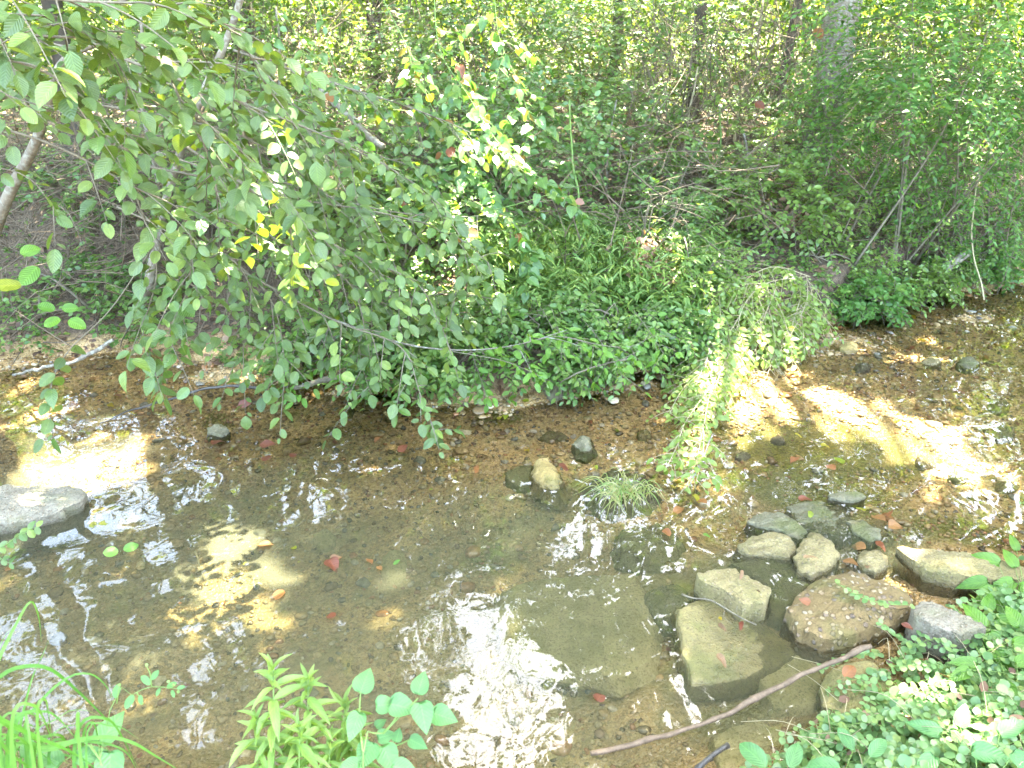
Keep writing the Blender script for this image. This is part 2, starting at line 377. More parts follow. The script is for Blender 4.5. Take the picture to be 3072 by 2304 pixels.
def ground_mat():
    m, nt, out = new_mat('ground'); pos = objco(nt)
    bank, algae, silt = attr(nt, 'bank'), attr(nt, 'algae'), attr(nt, 'silt')
    v1 = nd(nt, 'ShaderNodeTexVoronoi', Vector=pos, Scale=70.0); v2 = nd(nt, 'ShaderNodeTexVoronoi', Vector=pos, Scale=190.0)
    s1 = nd(nt, 'ShaderNodeSeparateColor', Color=v1.outputs['Color']); s2 = nd(nt, 'ShaderNodeSeparateColor', Color=v2.outputs['Color'])
    big = nd(nt, 'ShaderNodeTexNoise', Vector=pos, Scale=3.5, Detail=5.0)
    bedstops = [(0, (.10, .07, .04)), (.2, (.25, .165, .075)), (.5, (.42, .285, .13)), (.75, (.50, .36, .185)), (.9, (.38, .22, .10)), (1, (.55, .44, .29))]
    c = mixc(nt, .5, ramp(nt, s1.outputs[0], bedstops), ramp(nt, s2.outputs[1], bedstops))
    c = mixc(nt, 1.0, c, ramp(nt, big.outputs[0], [(.3, (.8, .75, .68)), (.65, (1.3, 1.25, 1.15))]), 'MULTIPLY')
    n4 = nd(nt, 'ShaderNodeTexNoise', Vector=pos, Scale=40.0, Detail=6.0)
    siltc = ramp(nt, n4.outputs[0], [(.3, (.15, .13, .06)), (.7, (.28, .23, .115))])
    c = mixc(nt, math_(nt, 'MULTIPLY', silt, .85), c, siltc)
    algc = ramp(nt, n4.outputs[0], [(.3, (.09, .09, .016)), (.7, (.16, .15, .035))])
    c = mixc(nt, algae, c, algc)
    soil = ramp(nt, n4.outputs[0], [(.25, (.045, .03, .018)), (.5, (.10, .066, .038)), (.75, (.19, .13, .08))])
    c = mixc(nt, bank, c, soil)
    bs = nd(nt, 'ShaderNodeBsdfPrincipled'); wet(nt, c, bs, .005, .05, .8)
    h = math_(nt, 'ADD', math_(nt, 'MULTIPLY', v1.outputs[0], -1.0), math_(nt, 'ADD', math_(nt, 'MULTIPLY', v2.outputs[0], -.4), n4.outputs[0]))
    bp = nd(nt, 'ShaderNodeBump', Height=h, Strength=.7, Distance=.012)
    nt.links.new(bp.outputs[0], bs.inputs['Normal']); nt.links.new(bs.outputs[0], out.inputs[0]); return m
M['ground'] = ground_mat()

def water_mat():
    m, nt, out = new_mat('creek water'); pos = objco(nt)
    mp = nd(nt, 'ShaderNodeMapping', Vector=pos); mp.inputs['Rotation'].default_value = (0, 0, .25); mp.inputs['Scale'].default_value = (1.0, .55, 1)
    a = nd(nt, 'ShaderNodeTexNoise', Vector=mp.outputs[0], Scale=7.0, Detail=1.6, Distortion=.6)
    b = nd(nt, 'ShaderNodeTexNoise', Vector=mp.outputs[0], Scale=24.0, Detail=2.0, Distortion=.4)
    rif = attr(nt, 'riffle')
    h = math_(nt, 'ADD', math_(nt, 'MULTIPLY', a.outputs[0], math_(nt, 'ADD', .0014, math_(nt, 'MULTIPLY', rif, .0022))), math_(nt, 'MULTIPLY', b.outputs[0], math_(nt, 'MULTIPLY', math_(nt, 'ADD', rif, .15), .0003)))
    bp = nd(nt, 'ShaderNodeBump', Height=h, Strength=1.0, Distance=1.0)
    fr = nd(nt, 'ShaderNodeFresnel', IOR=1.333); nt.links.new(bp.outputs[0], fr.inputs['Normal'])
    gl = nd(nt, 'ShaderNodeBsdfGlossy', Roughness=.015, Color=(1, 1, 1, 1)); nt.links.new(bp.outputs[0], gl.inputs['Normal'])
    tr = nd(nt, 'ShaderNodeBsdfTransparent', Color=mixc(nt, attr(nt, 'murk'), (.97, .95, .88), (.66, .67, .57)))
    df = nd(nt, 'ShaderNodeBsdfDiffuse', Color=(.15, .145, .085, 1))
    mur = nd(nt, 'ShaderNodeMixShader', Fac=math_(nt, 'MULTIPLY', attr(nt, 'murk'), .22)); nt.links.new(tr.outputs[0], mur.inputs[1]); nt.links.new(df.outputs[0], mur.inputs[2])
    mx = nd(nt, 'ShaderNodeMixShader', Fac=fr.outputs[0]); nt.links.new(mur.outputs[0], mx.inputs[1]); nt.links.new(gl.outputs[0], mx.inputs[2])
    nt.links.new(mx.outputs[0], out.inputs[0]); return m
M['water'] = water_mat()

# ------------------------------------------------------------------ ground, creek bed and water
_wf = np.array([G(*p)[:2] for p in [(-800, 1100), (0, 1080), (300, 1065), (600, 1090), (900, 1140), (1250, 1190), (1600, 1200), (1850, 1140), (2000, 1090),
                (2200, 1060), (2350, 990), (2500, 960), (2700, 905), (2800, 865), (2950, 840), (3072, 815), (3500, 780)]])
_wf = np.vstack([[-40, 3.0], [-9, 4.2], _wf, [8, 8.0], [40, 16]])
_wn = np.array([G(*p)[:2] for p in [(-800, 2300), (0, 2400), (1000, 2420), (2000, 2450), (2300, 2330), (2480, 2150), (2750, 1960), (3072, 1780), (3500, 1500)]])
_wn = np.vstack([[-40, 0.0], [-8, 1.2], _wn, [6, 4.4], [40, 10]])
def yw(x): return np.interp(x, _wf[:, 0], _wf[:, 1]) + .05 * np.sin(x * 5.1) + .03 * np.sin(x * 11.3 + 1)
def yn(x): return np.interp(x, _wn[:, 0], _wn[:, 1]) + .03 * np.sin(x * 6.3 + 2)
def zt(x, y):
    x, y = np.asarray(x, float), np.asarray(y, float); sh = np.broadcast(x, y).shape
    x, y = np.broadcast_to(x, sh).ravel(), np.broadcast_to(y, sh).ravel()
    a, b = yw(x), yn(x); t = (y - b) / np.maximum(a - b, .1)
    P = np.c_[x, y]
    bed = -np.interp(t, [-.02, .03, .12, .45, .7, .88, 1], [.03, .10, .15, .155, .075, .03, -.005]) * np.interp(x, [-2, .2, .55, 1.3, 3], [1, 1, .6, .42, .32])
    bed += .012 * fn(P, .5, 1) + .006 * fn(P, .17, 2)
    df = np.maximum(y - a, 0)
    left = .06 * ss(df / .3) + .10 * np.minimum(df, .8) + .55 * ss((df - .55) / .9)
    right = .30 * ss(df / .22) + .38 * ss((df - .25) / 2.2)
    k = ss((x + 1.1) / 1.0)
    far = left * (1 - k) + right * k + .015 * np.minimum(df, 20) + ss(df / 1.5) * (.06 * fn(P, 1.7, 3) + .02 * fn(P, .5, 4))
    dn = np.maximum(b - y, 0)
    near = .26 * ss(dn / .6) + .25 * ss((dn - .3) / 1.6) + ss(dn) * .03 * fn(P, .9, 5)
    z = np.where(t > 1, far + bed * 0 - .005, np.where(t < 0, near - .03, bed))
    return z.reshape(sh)
def axis(lo, hi, st, far, n):
    e = np.geomspace(st * 2, far, n); return np.concatenate([lo - e[::-1], np.arange(lo, hi, st), hi + e])
gx = axis(-5.0, 6.0, .04, 110, 22); gy = axis(0.0, 8.5, .035, 120, 24)
X, Y = np.meshgrid(gx, gy); Z = zt(X, Y)
V = np.c_[X.ravel(), Y.ravel(), Z.ravel()]
nx, ny = len(gx), len(gy); i = (np.arange(ny - 1)[:, None] * nx + np.arange(nx - 1)[None]).ravel()
T = np.concatenate([np.c_[i, i + 1, i + nx + 1], np.c_[i, i + nx + 1, i + nx]])
gm = mesh_np('ground', V, T, None, None, True, M['ground'])
pq = proj(V)
def ell(cx, cy, rx, ry, rot=0):
    dx, dy = pq[:, 0] - cx, pq[:, 1] - cy; c, s = math.cos(rot), math.sin(rot)
    return np.clip(1.6 - 1.6 * (((dx * c + dy * s) / rx) ** 2 + ((dy * c - dx * s) / ry) ** 2), 0, 1)
nz = fn(V, .25, 6) * .5 + fn(V, .09, 7) * .4
alg = np.zeros(len(V))
for e in [(2480, 1350, 400, 110, .1), (2450, 1480, 320, 85, .2), (2900, 1600, 250, 50, .2), (1500, 1250, 90, 30, 0), (1950, 1620, 130, 60, 0), (1500, 1680, 120, 60, 0), (1800, 1480, 150, 60, 0), (650, 1270, 60, 40, 0)]:
    alg = np.maximum(alg, ell(*e))
alg = np.clip(alg + .25 * nz * (alg > .05), 0, .92)
inbed = (Y.ravel() > yn(V[:, 0])) & (Y.ravel() < yw(V[:, 0]))
es = np.zeros(len(V))
for e in [(2300, 2100, 460, 190, 0), (2130, 1780, 380, 190, 0), (2520, 1640, 330, 110, 0)]: es = np.maximum(es, ell(*e))
sil = np.clip(np.maximum(ss((-.06 - V[:, 2]) / .06) * .55, es * .9) + .5 * nz, 0, 1) * inbed
alg = np.clip(alg + es * (.25 + .3 * nz), 0, .92)
bank = np.where(inbed, 0, ss((V[:, 2] - .02 + .03 * nz) / .07))
for nme, a in (('bank', bank), ('algae', alg * inbed), ('silt', sil)):
    at = gm.attributes.new(nme, 'FLOAT', 'POINT'); at.data.foreach_set('value', a.astype(np.float32))
tagd(link('ground', gm), 'sandy creek bed and leaf strewn earth banks', kind='structure')

gx = np.concatenate([[-40, -20, -10], np.arange(-5, 6.01, .06), [10, 20, 40]]); gy = np.concatenate([[-3, 0], np.arange(1, 8.01, .06), [11, 16]])
X, Y = np.meshgrid(gx, gy); V = np.c_[X.ravel(), Y.ravel(), .0015 * fn(np.c_[X.ravel(), Y.ravel()], .35, 8)]
nx, ny = len(gx), len(gy); i = (np.arange(ny - 1)[:, None] * nx + np.arange(nx - 1)[None]).ravel()
T = np.concatenate([np.c_[i, i + 1, i + nx + 1], np.c_[i, i + nx + 1, i + nx]])
wm = mesh_np('water', V, T, None, None, True, M['water'])
pq = proj(V); rf = np.zeros(len(V))
for e in [(1720, 1620, 230, 90), (1500, 1950, 330, 300), (2450, 1560, 300, 120), (2600, 1750, 250, 130)]: rf = np.maximum(rf, ell(*e))
tt_ = (V[:, 1] - yn(V[:, 0])) / (yw(V[:, 0]) - yn(V[:, 0]))
es = np.zeros(len(V))
for e in [(2300, 2080, 430, 190, 0), (2150, 1800, 380, 190, 0), (2480, 1650, 300, 110, 0)]: es = np.maximum(es, ell(*e))
murk = np.clip(np.maximum(ss((-zt(V[:, 0], V[:, 1]) - .03) / .12), es * .8), 0, 1)
for nme, a in (('riffle', rf), ('murk', murk)):
    at = wm.attributes.new(nme, 'FLOAT', 'POINT'); at.data.foreach_set('value', a.astype(np.float32))
tagd(link('water', wm), 'clear shallow creek water', kind='structure')

# ------------------------------------------------------------------ stones
def poly_r(poly, ang):
    """radius of a polygon about the origin along each angle"""
    out = np.zeros(len(ang)); n = len(poly)
    for k, a in enumerate(ang):
        d = np.array([math.cos(a), math.sin(a)]); best = 0
        for i in range(n):
            p, q = poly[i], poly[(i + 1) % n]; e = q - p
            den = d[0] * e[1] - d[1] * e[0]
            if abs(den) < 1e-9: continue
            t = (p[0] * e[1] - p[1] * e[0]) / den; s = (p[0] * d[1] - p[1] * d[0]) / den
            if t > 0 and -1e-6 <= s <= 1 + 1e-6: best = max(best, t)
        out[k] = best
    return out
def stone(name, label, mat, px, z, thick, tilt=(0, 0), dome=0.0, rough=.006, seed=1, cat='stone', group=None, rnd_=False, na=96, bottom=1.04):
    W2 = np.array([G(a, b, z)[:2] for a, b in px]); c = W2.mean(0); pl = W2 - c
    ang = np.linspace(0, 2 * PI, na, endpoint=False); R = poly_r(pl, ang); R = np.where(R <= 0, np.median(R), R)
    rg = np.random.default_rng(seed)
    if rnd_: R = (R + np.roll(R, 1) + np.roll(R, -1)) / 3
    R = R * (1 + .012 * fn(np.c_[np.cos(ang), np.sin(ang)] * 1.0, .35, seed) + .006 * rg.normal(size=na))
    size = R.mean(); V = [[0, 0, dome]]
    rings = [(s, dome * (1 - s * s), 0) for s in np.linspace(.1, .9, 9)] + [(.965, dome * .05 - .0005, 0), (1.0, -.0045, 0), (1.0 + .4 * (bottom - 1), -thick * .35, 1), (bottom, -thick * .7, 1), (bottom * .97, -thick, 1)]
    if rnd_:
        rings = [(math.sin(f), dome * (math.cos(f) ** .8 if f < PI / 2 else 0) - (0 if f < 1.3 else (f - 1.3) * thick), 0) for f in np.linspace(.12, 2.0, 16)]
    for s, h, side in rings:
        for k in range(na):
            V.append([R[k] * s * math.cos(ang[k]), R[k] * s * math.sin(ang[k]), h])
    V = np.array(V); V[:, 2] += V[:, 0] * tilt[0] + V[:, 1] * tilt[1]
    n3 = V + np.array([seed * 3.7, seed * 1.3, 0])
    V[:, 2] += rough * (.55 * fn(n3, .22, seed) + .35 * fn(n3, .06, seed + 1) + .4 * np.abs(fn(n3, .03, seed + 2)))
    V[:, :2] += (rough * .6 * np.c_[fn(n3, .05, seed + 3), fn(n3, .045, seed + 4)])
    T = [(0, 1 + k, 1 + (k + 1) % na) for k in range(na)]
    for r in range(len(rings) - 1):
        b = 1 + r * na
        for k in range(na):
            k2 = (k + 1) % na; T += [(b + k, b + na + k, b + na + k2), (b + k, b + na + k2, b + k2)]
    o = link(name, mesh_np(name, V, np.array(T), None, None, True, M[mat])); o.location = (c[0], c[1], z)
    try:
        o.data.set_sharp_from_angle(angle=math.radians(42))
    except Exception: pass
    return tagd(o, label, cat, group)
def oval(px, py, rx, ry, n=9, seed=0):
    rg = np.random.default_rng(seed); a = np.linspace(0, 2 * PI, n, endpoint=False)
    k = rg.uniform(.8, 1.12, n); return [(px + rx * k[i] * math.cos(a[i]), py + ry * k[i] * math.sin(a[i])) for i in range(n)]
g1 = 'broken slabs at the creek edge'
stone('flat_slab', 'large flat olive slab with its far corner under water and a curled leaf on it', 'slab', [(2028, 1838), (2110, 1800), (2215, 1815), (2300, 1870), (2375, 1915), (2388, 1945), (2330, 1990), (2240, 2030), (2130, 2050), (2078, 2052), (2053, 1975)], .006, .08, (-.10, .02), .003, .003, 3, 'slab', g1, bottom=1.1)
stone('tilted_slab', 'angular tan block resting on the back corner of the large flat slab', 'slab2', [(2088, 1722), (2150, 1706), (2208, 1699), (2314, 1758), (2300, 1806), (2232, 1818), (2165, 1768), (2105, 1748)], .085, .13, (-.07, -.07), .004, .005, 5, 'slab', g1, bottom=1.0)
stone('conglomerate_boulder', 'broad brown boulder studded with pebbles beside the creeping plants', 'conglo', [(2362, 1830), (2398, 1775), (2450, 1735), (2560, 1708), (2650, 1745), (2735, 1792), (2735, 1830), (2680, 1868), (2600, 1892), (2530, 1915), (2460, 1920), (2400, 1885)], .045, .14, (.03, -.05), .035, .010, 7, 'boulder', None, bottom=1.06)
stone('long_slab', 'long pale speckled slab pointing into the leaves at the right', 'slab2', [(2688, 1622), (2740, 1632), (2830, 1640), (2930, 1660), (3040, 1690), (3110, 1730), (3050, 1752), (2950, 1744), (2860, 1730), (2780, 1712), (2735, 1672)], .055, .12, (.02, -.16), .006, .006, 9, 'slab', g1, bottom=1.0)
stone('speckled_block', 'whitish block with dark pebbles half covered by creeping leaves', 'grey', [(2738, 1812), (2762, 1796), (2800, 1796), (2900, 1850), (2960, 1895), (2880, 1915), (2790, 1880), (2742, 1850)], .115, .17, (.02, -.2), .01, .007, 11, 'block', None, bottom=1.02)
stone('low_stone', 'pale pitted stone barely above water left of the pointed stone', 'slab2', [(2205, 1640), (2262, 1608), (2320, 1598), (2368, 1606), (2392, 1640), (2372, 1672), (2300, 1664), (2240, 1662)], .014, .08, (0, .04), .01, .006, 13, 'stone', g1)
stone('pointed_stone', 'pale pointed stone carrying one tan curled leaf', 'slab2', [(2392, 1640), (2420, 1602), (2442, 1584), (2490, 1620), (2520, 1662), (2498, 1700), (2440, 1728), (2398, 1715), (2385, 1680)], .02, .1, (0, -.05), .022, .007, 15, 'stone', g1)
stone('rounded_stone', 'small rounded tan stone ringed by water before the long slab', 'slab2', [(2572, 1662), (2595, 1648), (2640, 1650), (2668, 1668), (2664, 1700), (2625, 1722), (2592, 1710), (2575, 1688)], .014, .08, (0, -.05), .018, .005, 17, 'stone', g1)
stone('mossy_slab', 'dark wet mossy slab behind the pale low stone', 'mossy', [(2240, 1562), (2290, 1536), (2350, 1540), (2400, 1570), (2424, 1596), (2402, 1618), (2330, 1590), (2270, 1580)], .006, .07, (0, .02), .006, .006, 19, 'slab', g1)
stone('wide_mossy_slab', 'wide mossy slab just under the surface behind the pointed stone', 'mossy', [(2360, 1520), (2440, 1502), (2530, 1518), (2566, 1570), (2530, 1610), (2440, 1590), (2385, 1560)], -.004, .07, (0, .03), .008, .006, 21, 'slab', g1)
stone('dark_wet_stone', 'narrow dark wet stone with a glinting lower edge', 'mossy', [(2540, 1562), (2585, 1560), (2640, 1590), (2645, 1612), (2605, 1622), (2560, 1596)], .008, .06, (0, .02), .006, .005, 23, 'stone', g1)
stone('flat_dark_stone', 'thin dark flat stone breaking the water above the mossy slabs', 'mossy', oval(2545, 1488, 62, 16, 9, 2), .012, .05, (0, 0), .004, .004, 24, 'stone', g1)
stone('left_grey_stone', 'large pale grey flat stone at the left end of the creek', 'grey', [(-170, 1490), (-60, 1468), (60, 1455), (200, 1452), (262, 1472), (245, 1505), (150, 1545), (20, 1572), (-150, 1590)], .048, .15, (.0, -.03), .015, .009, 25, 'stone', None, bottom=.95)
stone('ochre_stone', 'small peaked ochre stone in mid creek with dead leaves behind it', 'yellowrock', [(1603, 1412), (1615, 1392), (1640, 1384), (1672, 1410), (1692, 1438), (1680, 1456), (1640, 1458), (1606, 1440)], .018, .08, (-.12, .1), .035, .012, 27, 'stone', None, bottom=1.45)
stone('dark_stone', 'small dark stone poking out upstream of the ochre stone', 'mossy', [(1724, 1326), (1740, 1308), (1768, 1312), (1778, 1338), (1760, 1352), (1732, 1346)], .004, .06, (0, 0), .022, .008, 29, 'stone', None, bottom=1.5)
stone('green_flat_stone', 'greenish flat stone under water beside the ochre stone', 'sunkdark', [(1515, 1420), (1560, 1395), (1600, 1395), (1606, 1450), (1560, 1458), (1520, 1442)], -.03, .1, (0, 0), .004, .004, 31, 'stone', None)
stone('tuft_stone', 'low mossy stone holding the grass tuft in mid creek', 'mossy', [(1770, 1450), (1830, 1410), (1930, 1425), (1975, 1480), (1940, 1520), (1850, 1530), (1790, 1500)], -.032, .1, (0, 0), .035, .010, 33, 'stone', None, bottom=1.4)
stone('sunken_slab', 'largest sunken slab, silty brown with black specks, below mid creek', 'sunk', [(1512, 1775), (1560, 1752), (1640, 1732), (1780, 1722), (1900, 1722), (1945, 1800), (1968, 1890), (1950, 1985), (1850, 2038), (1720, 2000), (1600, 1978), (1535, 1940)], -.042, .07, (0, .0), .012, .005, 35, 'slab', 'sunken slabs', bottom=1.12)
stone('sunken_slab', 'sunken brown slab reaching back from the tilted block', 'sunkdark', [(2190, 1690), (2300, 1672), (2400, 1690), (2452, 1730), (2400, 1785), (2345, 1850), (2310, 1840), (2312, 1760)], -.02, .1, (0, 0), .006, .006, 37, 'slab', 'sunken slabs', bottom=1.15)
stone('sunken_slab', 'sunken slab between the large flat slab and the long stick', 'sunk', [(2275, 2030), (2390, 1960), (2440, 1990), (2478, 2060), (2440, 2125), (2320, 2120)], -.03, .1, (0, 0), .006, .005, 39, 'slab', 'sunken slabs', bottom=1.15)
stone('sunken_slab', 'sunken slab under the yellow algae below the long stick', 'sunk', [(2140, 2210), (2260, 2150), (2360, 2200), (2390, 2270), (2290, 2350), (2160, 2330)], -.05, .1, (0, 0), .006, .005, 41, 'slab', 'sunken slabs', bottom=1.15)
stone('bank_slab', 'tan slab behind the creeping plant beneath an orange leaf', 'slab', [(2462, 2040), (2520, 1990), (2620, 1985), (2680, 2050), (2650, 2130), (2540, 2150), (2470, 2110)], .03, .13, (.05, 0), .008, .006, 43, 'slab', g1)
stone('sunken_boulder', 'dark green sunken boulder left of the pale low stone', 'sunkdark', oval(1945, 1630, 90, 60, 10, 4), -.045, .08, (0, 0), .025, .010, 45, 'boulder', None, bottom=1.3)
stone('sunken_boulder', 'dim brown sunken stone left of the large flat slab', 'sunkdark', oval(1995, 1800, 70, 55, 10, 5), -.03, .1, (0, 0), .015, .008, 46, 'boulder', None, bottom=1.3)
stone('mossy_lump', 'small mossy lump on the wet gravel left of mid creek', 'mossy', oval(655, 1292, 34, 17, 9, 6), .008, .05, (0, 0), .02, .008, 47, 'stone', None)
stone('mossy_bank_rock', 'upright mossy rock under the bank behind the low branch', 'mossy', oval(1660, 1130, 34, 26, 9, 7), .10, .22, (0, 0), .05, .012, 48, 'rock', None)
for k, (a, b, rx, ry, z, mt, lb) in enumerate([
        (2585, 1110, 26, 14, .03, 'grey', 'grey wet stone above the sunlit gravel'), (2790, 1095, 34, 16, .02, 'slab2', 'flat tan stone upstream of the sunlit gravel'),
        (2995, 1225, 36, 26, .04, 'slab2', 'round yellowish stone at the right edge of the sunlit gravel'), (3010, 1310, 40, 26, .03, 'grey', 'grey stone at the right side below the sunlit gravel'),
        (2780, 1392, 40, 22, .02, 'slab2', 'pale stone at the lower right rim of the sunlit gravel'), (2870, 1438, 30, 22, -.01, 'sunkdark', 'black sunken stone beside the pale rim stone'),
        (3015, 1468, 46, 18, .015, 'slab2', 'flat cream stone near the right edge'), (2900, 1100, 40, 22, .05, 'mossy', 'dark clump of wet stone in the right channel'),
        (2545, 1045, 30, 16, .05, 'yellowrock', 'brown stone below the overhanging right bank'), (2440, 1455, 30, 16, .01, 'slab2', 'pinkish stone on the green bed'),
        (2230, 1378, 26, 10, .012, 'grey', 'thin grey stone left of the green bed'), (2335, 1328, 24, 9, .012, 'grey', 'thin slate stone near the trailing vine'),
        (2100, 1340, 0, 0, 0, '', ''), (1930, 1310, 26, 16, .01, 'slab2', 'pale flat stone right of the dark stone'), (1660, 1318, 46, 13, .008, 'slab2', 'pale oblong stone upstream of the ochre stone'),
        (1000, 1300, 26, 14, .03, 'slab2', 'cream pebble stone under the hanging leaf tips'), (1170, 1255, 24, 18, .03, 'yellowrock', 'ochre stone below the middle leaf cluster'),
        (1055, 1243, 12, 18, .04, 'slab2', 'upright cream stone beside the ochre stone on the gravel'), (1480, 1610, 34, 24, .0, 'yellowrock', 'orange brown sunken stone in mid stream'),
        (975, 1625, 40, 34, -.03, 'sunk', 'round olive sunken stone left of mid stream'), (930, 1575, 46, 22, -.03, 'sunkdark', 'dark sunken stone left of the orange stone'),
        (1180, 1700, 50, 60, -.06, 'sunk', 'oval silty sunken stone left of the largest sunken slab'), (1860, 1560, 26, 16, .01, 'yellowrock', 'small reddish stone beside the sunken boulder'),
        (2010, 1712, 28, 18, .01, 'yellowrock', 'orange pebble stone behind the tilted block')]):
    g_ = G(a, b, 0); zb_ = float(zt(g_[0], g_[1])); hh_ = .0016 * min(rx, 1.6 * ry) * .35
    if rx: stone('creek_stone', lb, mt, oval(a, b, rx, ry, 9, 50 + k), max(zb_ - .004, -.2) + hh_ * .3, .06, (0, 0), .036, .005, 60 + k, 'stone', 'stones in the creek', na=48, rnd_=True)

# ------------------------------------------------------------------ pebbles and gravel
def ico(sub):
    import bmesh
    bm = bmesh.new(); bmesh.ops.create_icosphere(bm, subdivisions=sub, radius=1.0)
    bm.verts.ensure_lookup_table(); V = np.array([v.co[:] for v in bm.verts]); T = np.array([[v.index for v in f.verts] for f in bm.faces]); bm.free(); return V, T
I1, I2 = ico(1), ico(2)
def pebble_shape(base, seed):
    V, T = base; V = V * (1 + .22 * fn(V + seed * 2.1, 1.6, seed)[:, None]) ; V[:, 2] *= .6; return V, T
pm = {k: [mesh_np('pebble', *pebble_shape(I2, s), None, None, True, mm) for s in range(5)] for k, mm in [(k, pebble_plain(k)) for k in PCOL]}
rg = np.random.default_rng(5)
MARKS = [(w_, G(x_, y_, 0)) for w_, x_, y_ in [('the ochre stone', 1640, 1420), ('the grass tuft', 1870, 1470), ('the large flat slab', 2150, 1930), ('the pebbly brown boulder', 2550, 1810), ('the left grey stone', 60, 1500), ('the mossy lump', 655, 1292), ('the tip of the trailing vine', 2070, 1450),
    ('the largest sunken slab', 1740, 1870), ('the lower end of the long stick', 1772, 2262), ('the lance leaved herb', 830, 2200), ('the small dark stone', 1750, 1330), ('the sunlit gravel patch', 2600, 1270), ('the green stretch of bed', 2450, 1370), ('the lit pool floor', 650, 1780), ('the upright mossy rock', 1660, 1130),
    ('the pale pointed stone', 2440, 1650), ('the long pale slab', 2800, 1680), ('the fallen branch at the right bank', 2770, 880), ('the lichened branch at the left', 40, 1125), ('the longest hanging leaf tip', 1310, 1330), ('the corner grass clump', 150, 2250), ('the flat cream stone at the right edge', 3015, 1468),
    ('the dark clump of wet stone', 2900, 1100), ('the pair of leaves on the left pool', 362, 1655), ('the red leaf in mid pool', 1000, 1700), ('the orange brown sunken stone', 1480, 1610), ('the low dense leaves at the bank', 1300, 1190), ('the heart leaved sprig', 1200, 2180), ('the pale forked twig', 1640, 1190), ('the bare branch in the shallows', 560, 1185)]]
ORD = ['closest', 'second closest', 'third closest', 'fourth closest', 'fifth closest', 'sixth closest', 'seventh closest', 'eighth closest', 'ninth closest', 'tenth closest']
def rank_labels(items, noun):
    """items: list of (object, colour word, position); says which landmark each lies by and how near it is among its colour"""
    Pm = np.array([m for _, m in MARKS])[:, :2]
    for col_ in sorted(set(i[1] for i in items)):
        sub = [i for i in items if i[1] == col_]; Ps = np.array([i[2] for i in sub])[:, :2]
        Dm = np.linalg.norm(Ps[:, None] - Pm[None], axis=2); rk = np.argsort(np.argsort(Dm, axis=0), axis=0)
        for k_, i in enumerate(sub):
            best = sorted(range(len(MARKS)), key=lambda m: (rk[k_, m] >= len(ORD), rk[k_, m] + Dm[k_, m] * 2))[0]; r_ = rk[k_, best]
            if r_ < len(ORD): i[0]['label'] = f'{col_} {noun} lying {ORD[r_]} to {MARKS[best][0]}'
def bed_points(n, rg, lo=.02, hi=1.0):
    out = []
    while sum(map(len, out)) < n:
        x = rg.uniform(-3.6, 5.0, n * 3); a, b = yw(x), yn(x); y = b + (a - b) * rg.uniform(lo, hi, n * 3)
        P = np.c_[x, y, zt(x, y)]; q = proj(P); m = in_view(P, 30)
        ae = np.min([((q[:, 0] - x_) / a_) ** 2 + ((q[:, 1] - y_) / b_) ** 2 for x_, y_, a_, b_ in ((2480, 1345, 290, 70), (2430, 1480, 230, 50), (2300, 2080, 400, 170), (2150, 1790, 330, 160), (1740, 1870, 260, 170))], axis=0)
        m &= (ae > 1) | (rg.uniform(size=len(P)) < .1)
        dens = np.clip(.55 + .45 * ss((P[:, 2] + .10) / .08), 0, 1) 
        out.append(P[m & (rg.uniform(size=len(P)) < dens)])
    return np.vstack(out)[:n]
P = bed_points(270, rg); PEBS = []
for p in P:
    s = rg.uniform(.013, .030) * (1.25 if rg.uniform() < .15 else 1)
    kc = ('tan', 'tan', 'brown', 'brown', 'grey', 'cream', 'rust')[int(rg.integers(7))]; o = bpy.data.objects.new('pebble', pm[kc][int(rg.integers(5))]); COL.objects.link(o)
    o.location = (p[0], p[1], p[2] + s * .2); o.scale = (s * rg.uniform(.9, 1.5), s * rg.uniform(.8, 1.1), s * rg.uniform(.6, 1.0)); o.rotation_euler = (rg.uniform(-.2, .2), rg.uniform(-.2, .2), rg.uniform(0, 6.3))
    PEBS.append((o, kc, p)); tagd(o, kc + ' water worn pebble lying loose among the creek gravel', 'pebble', 'loose ' + kc + ' pebbles on the creek bed')
rank_labels(PEBS, 'pebble')
acc = Acc()
for base, n, s0, s1 in ((I1, 15000, .004, .011), (I2, 1700, .010, .018)):
    P = bed_points(n, rg, -.01, 1.02)
    if base is I1: Vb = [pebble_shape(base, s) for s in range(5)]
    else: Vb = [pebble_shape(base, s) for s in range(5)]
    for k in range(5):
        p = P[k::5]; m = len(p); v, t = Vb[k]
        s = rg.uniform(s0, s1, m); a = rg.uniform(0, 6.3, m); sx = s * rg.uniform(.9, 1.5, m)
        vx = v[None, :, 0] * sx[:, None]; vy = v[None, :, 1] * s[:, None]
        VV = np.stack([p[:, 0:1] + vx * np.cos(a)[:, None] - vy * np.sin(a)[:, None], p[:, 1:2] + vx * np.sin(a)[:, None] + vy * np.cos(a)[:, None], p[:, 2:3] + (s * .15)[:, None] + v[None, :, 2] * s[:, None]], -1)
        acc.add(VV.reshape(-1, 3), (t[None] + (np.arange(m) * len(v))[:, None, None]).reshape(-1, 3), np.repeat(rg.uniform(0, 1, m), len(v)))
tagd(put('gravel', acc, M['peb_a']), 'small mixed brown gravel covering the creek bed', 'gravel', None, 'stuff')

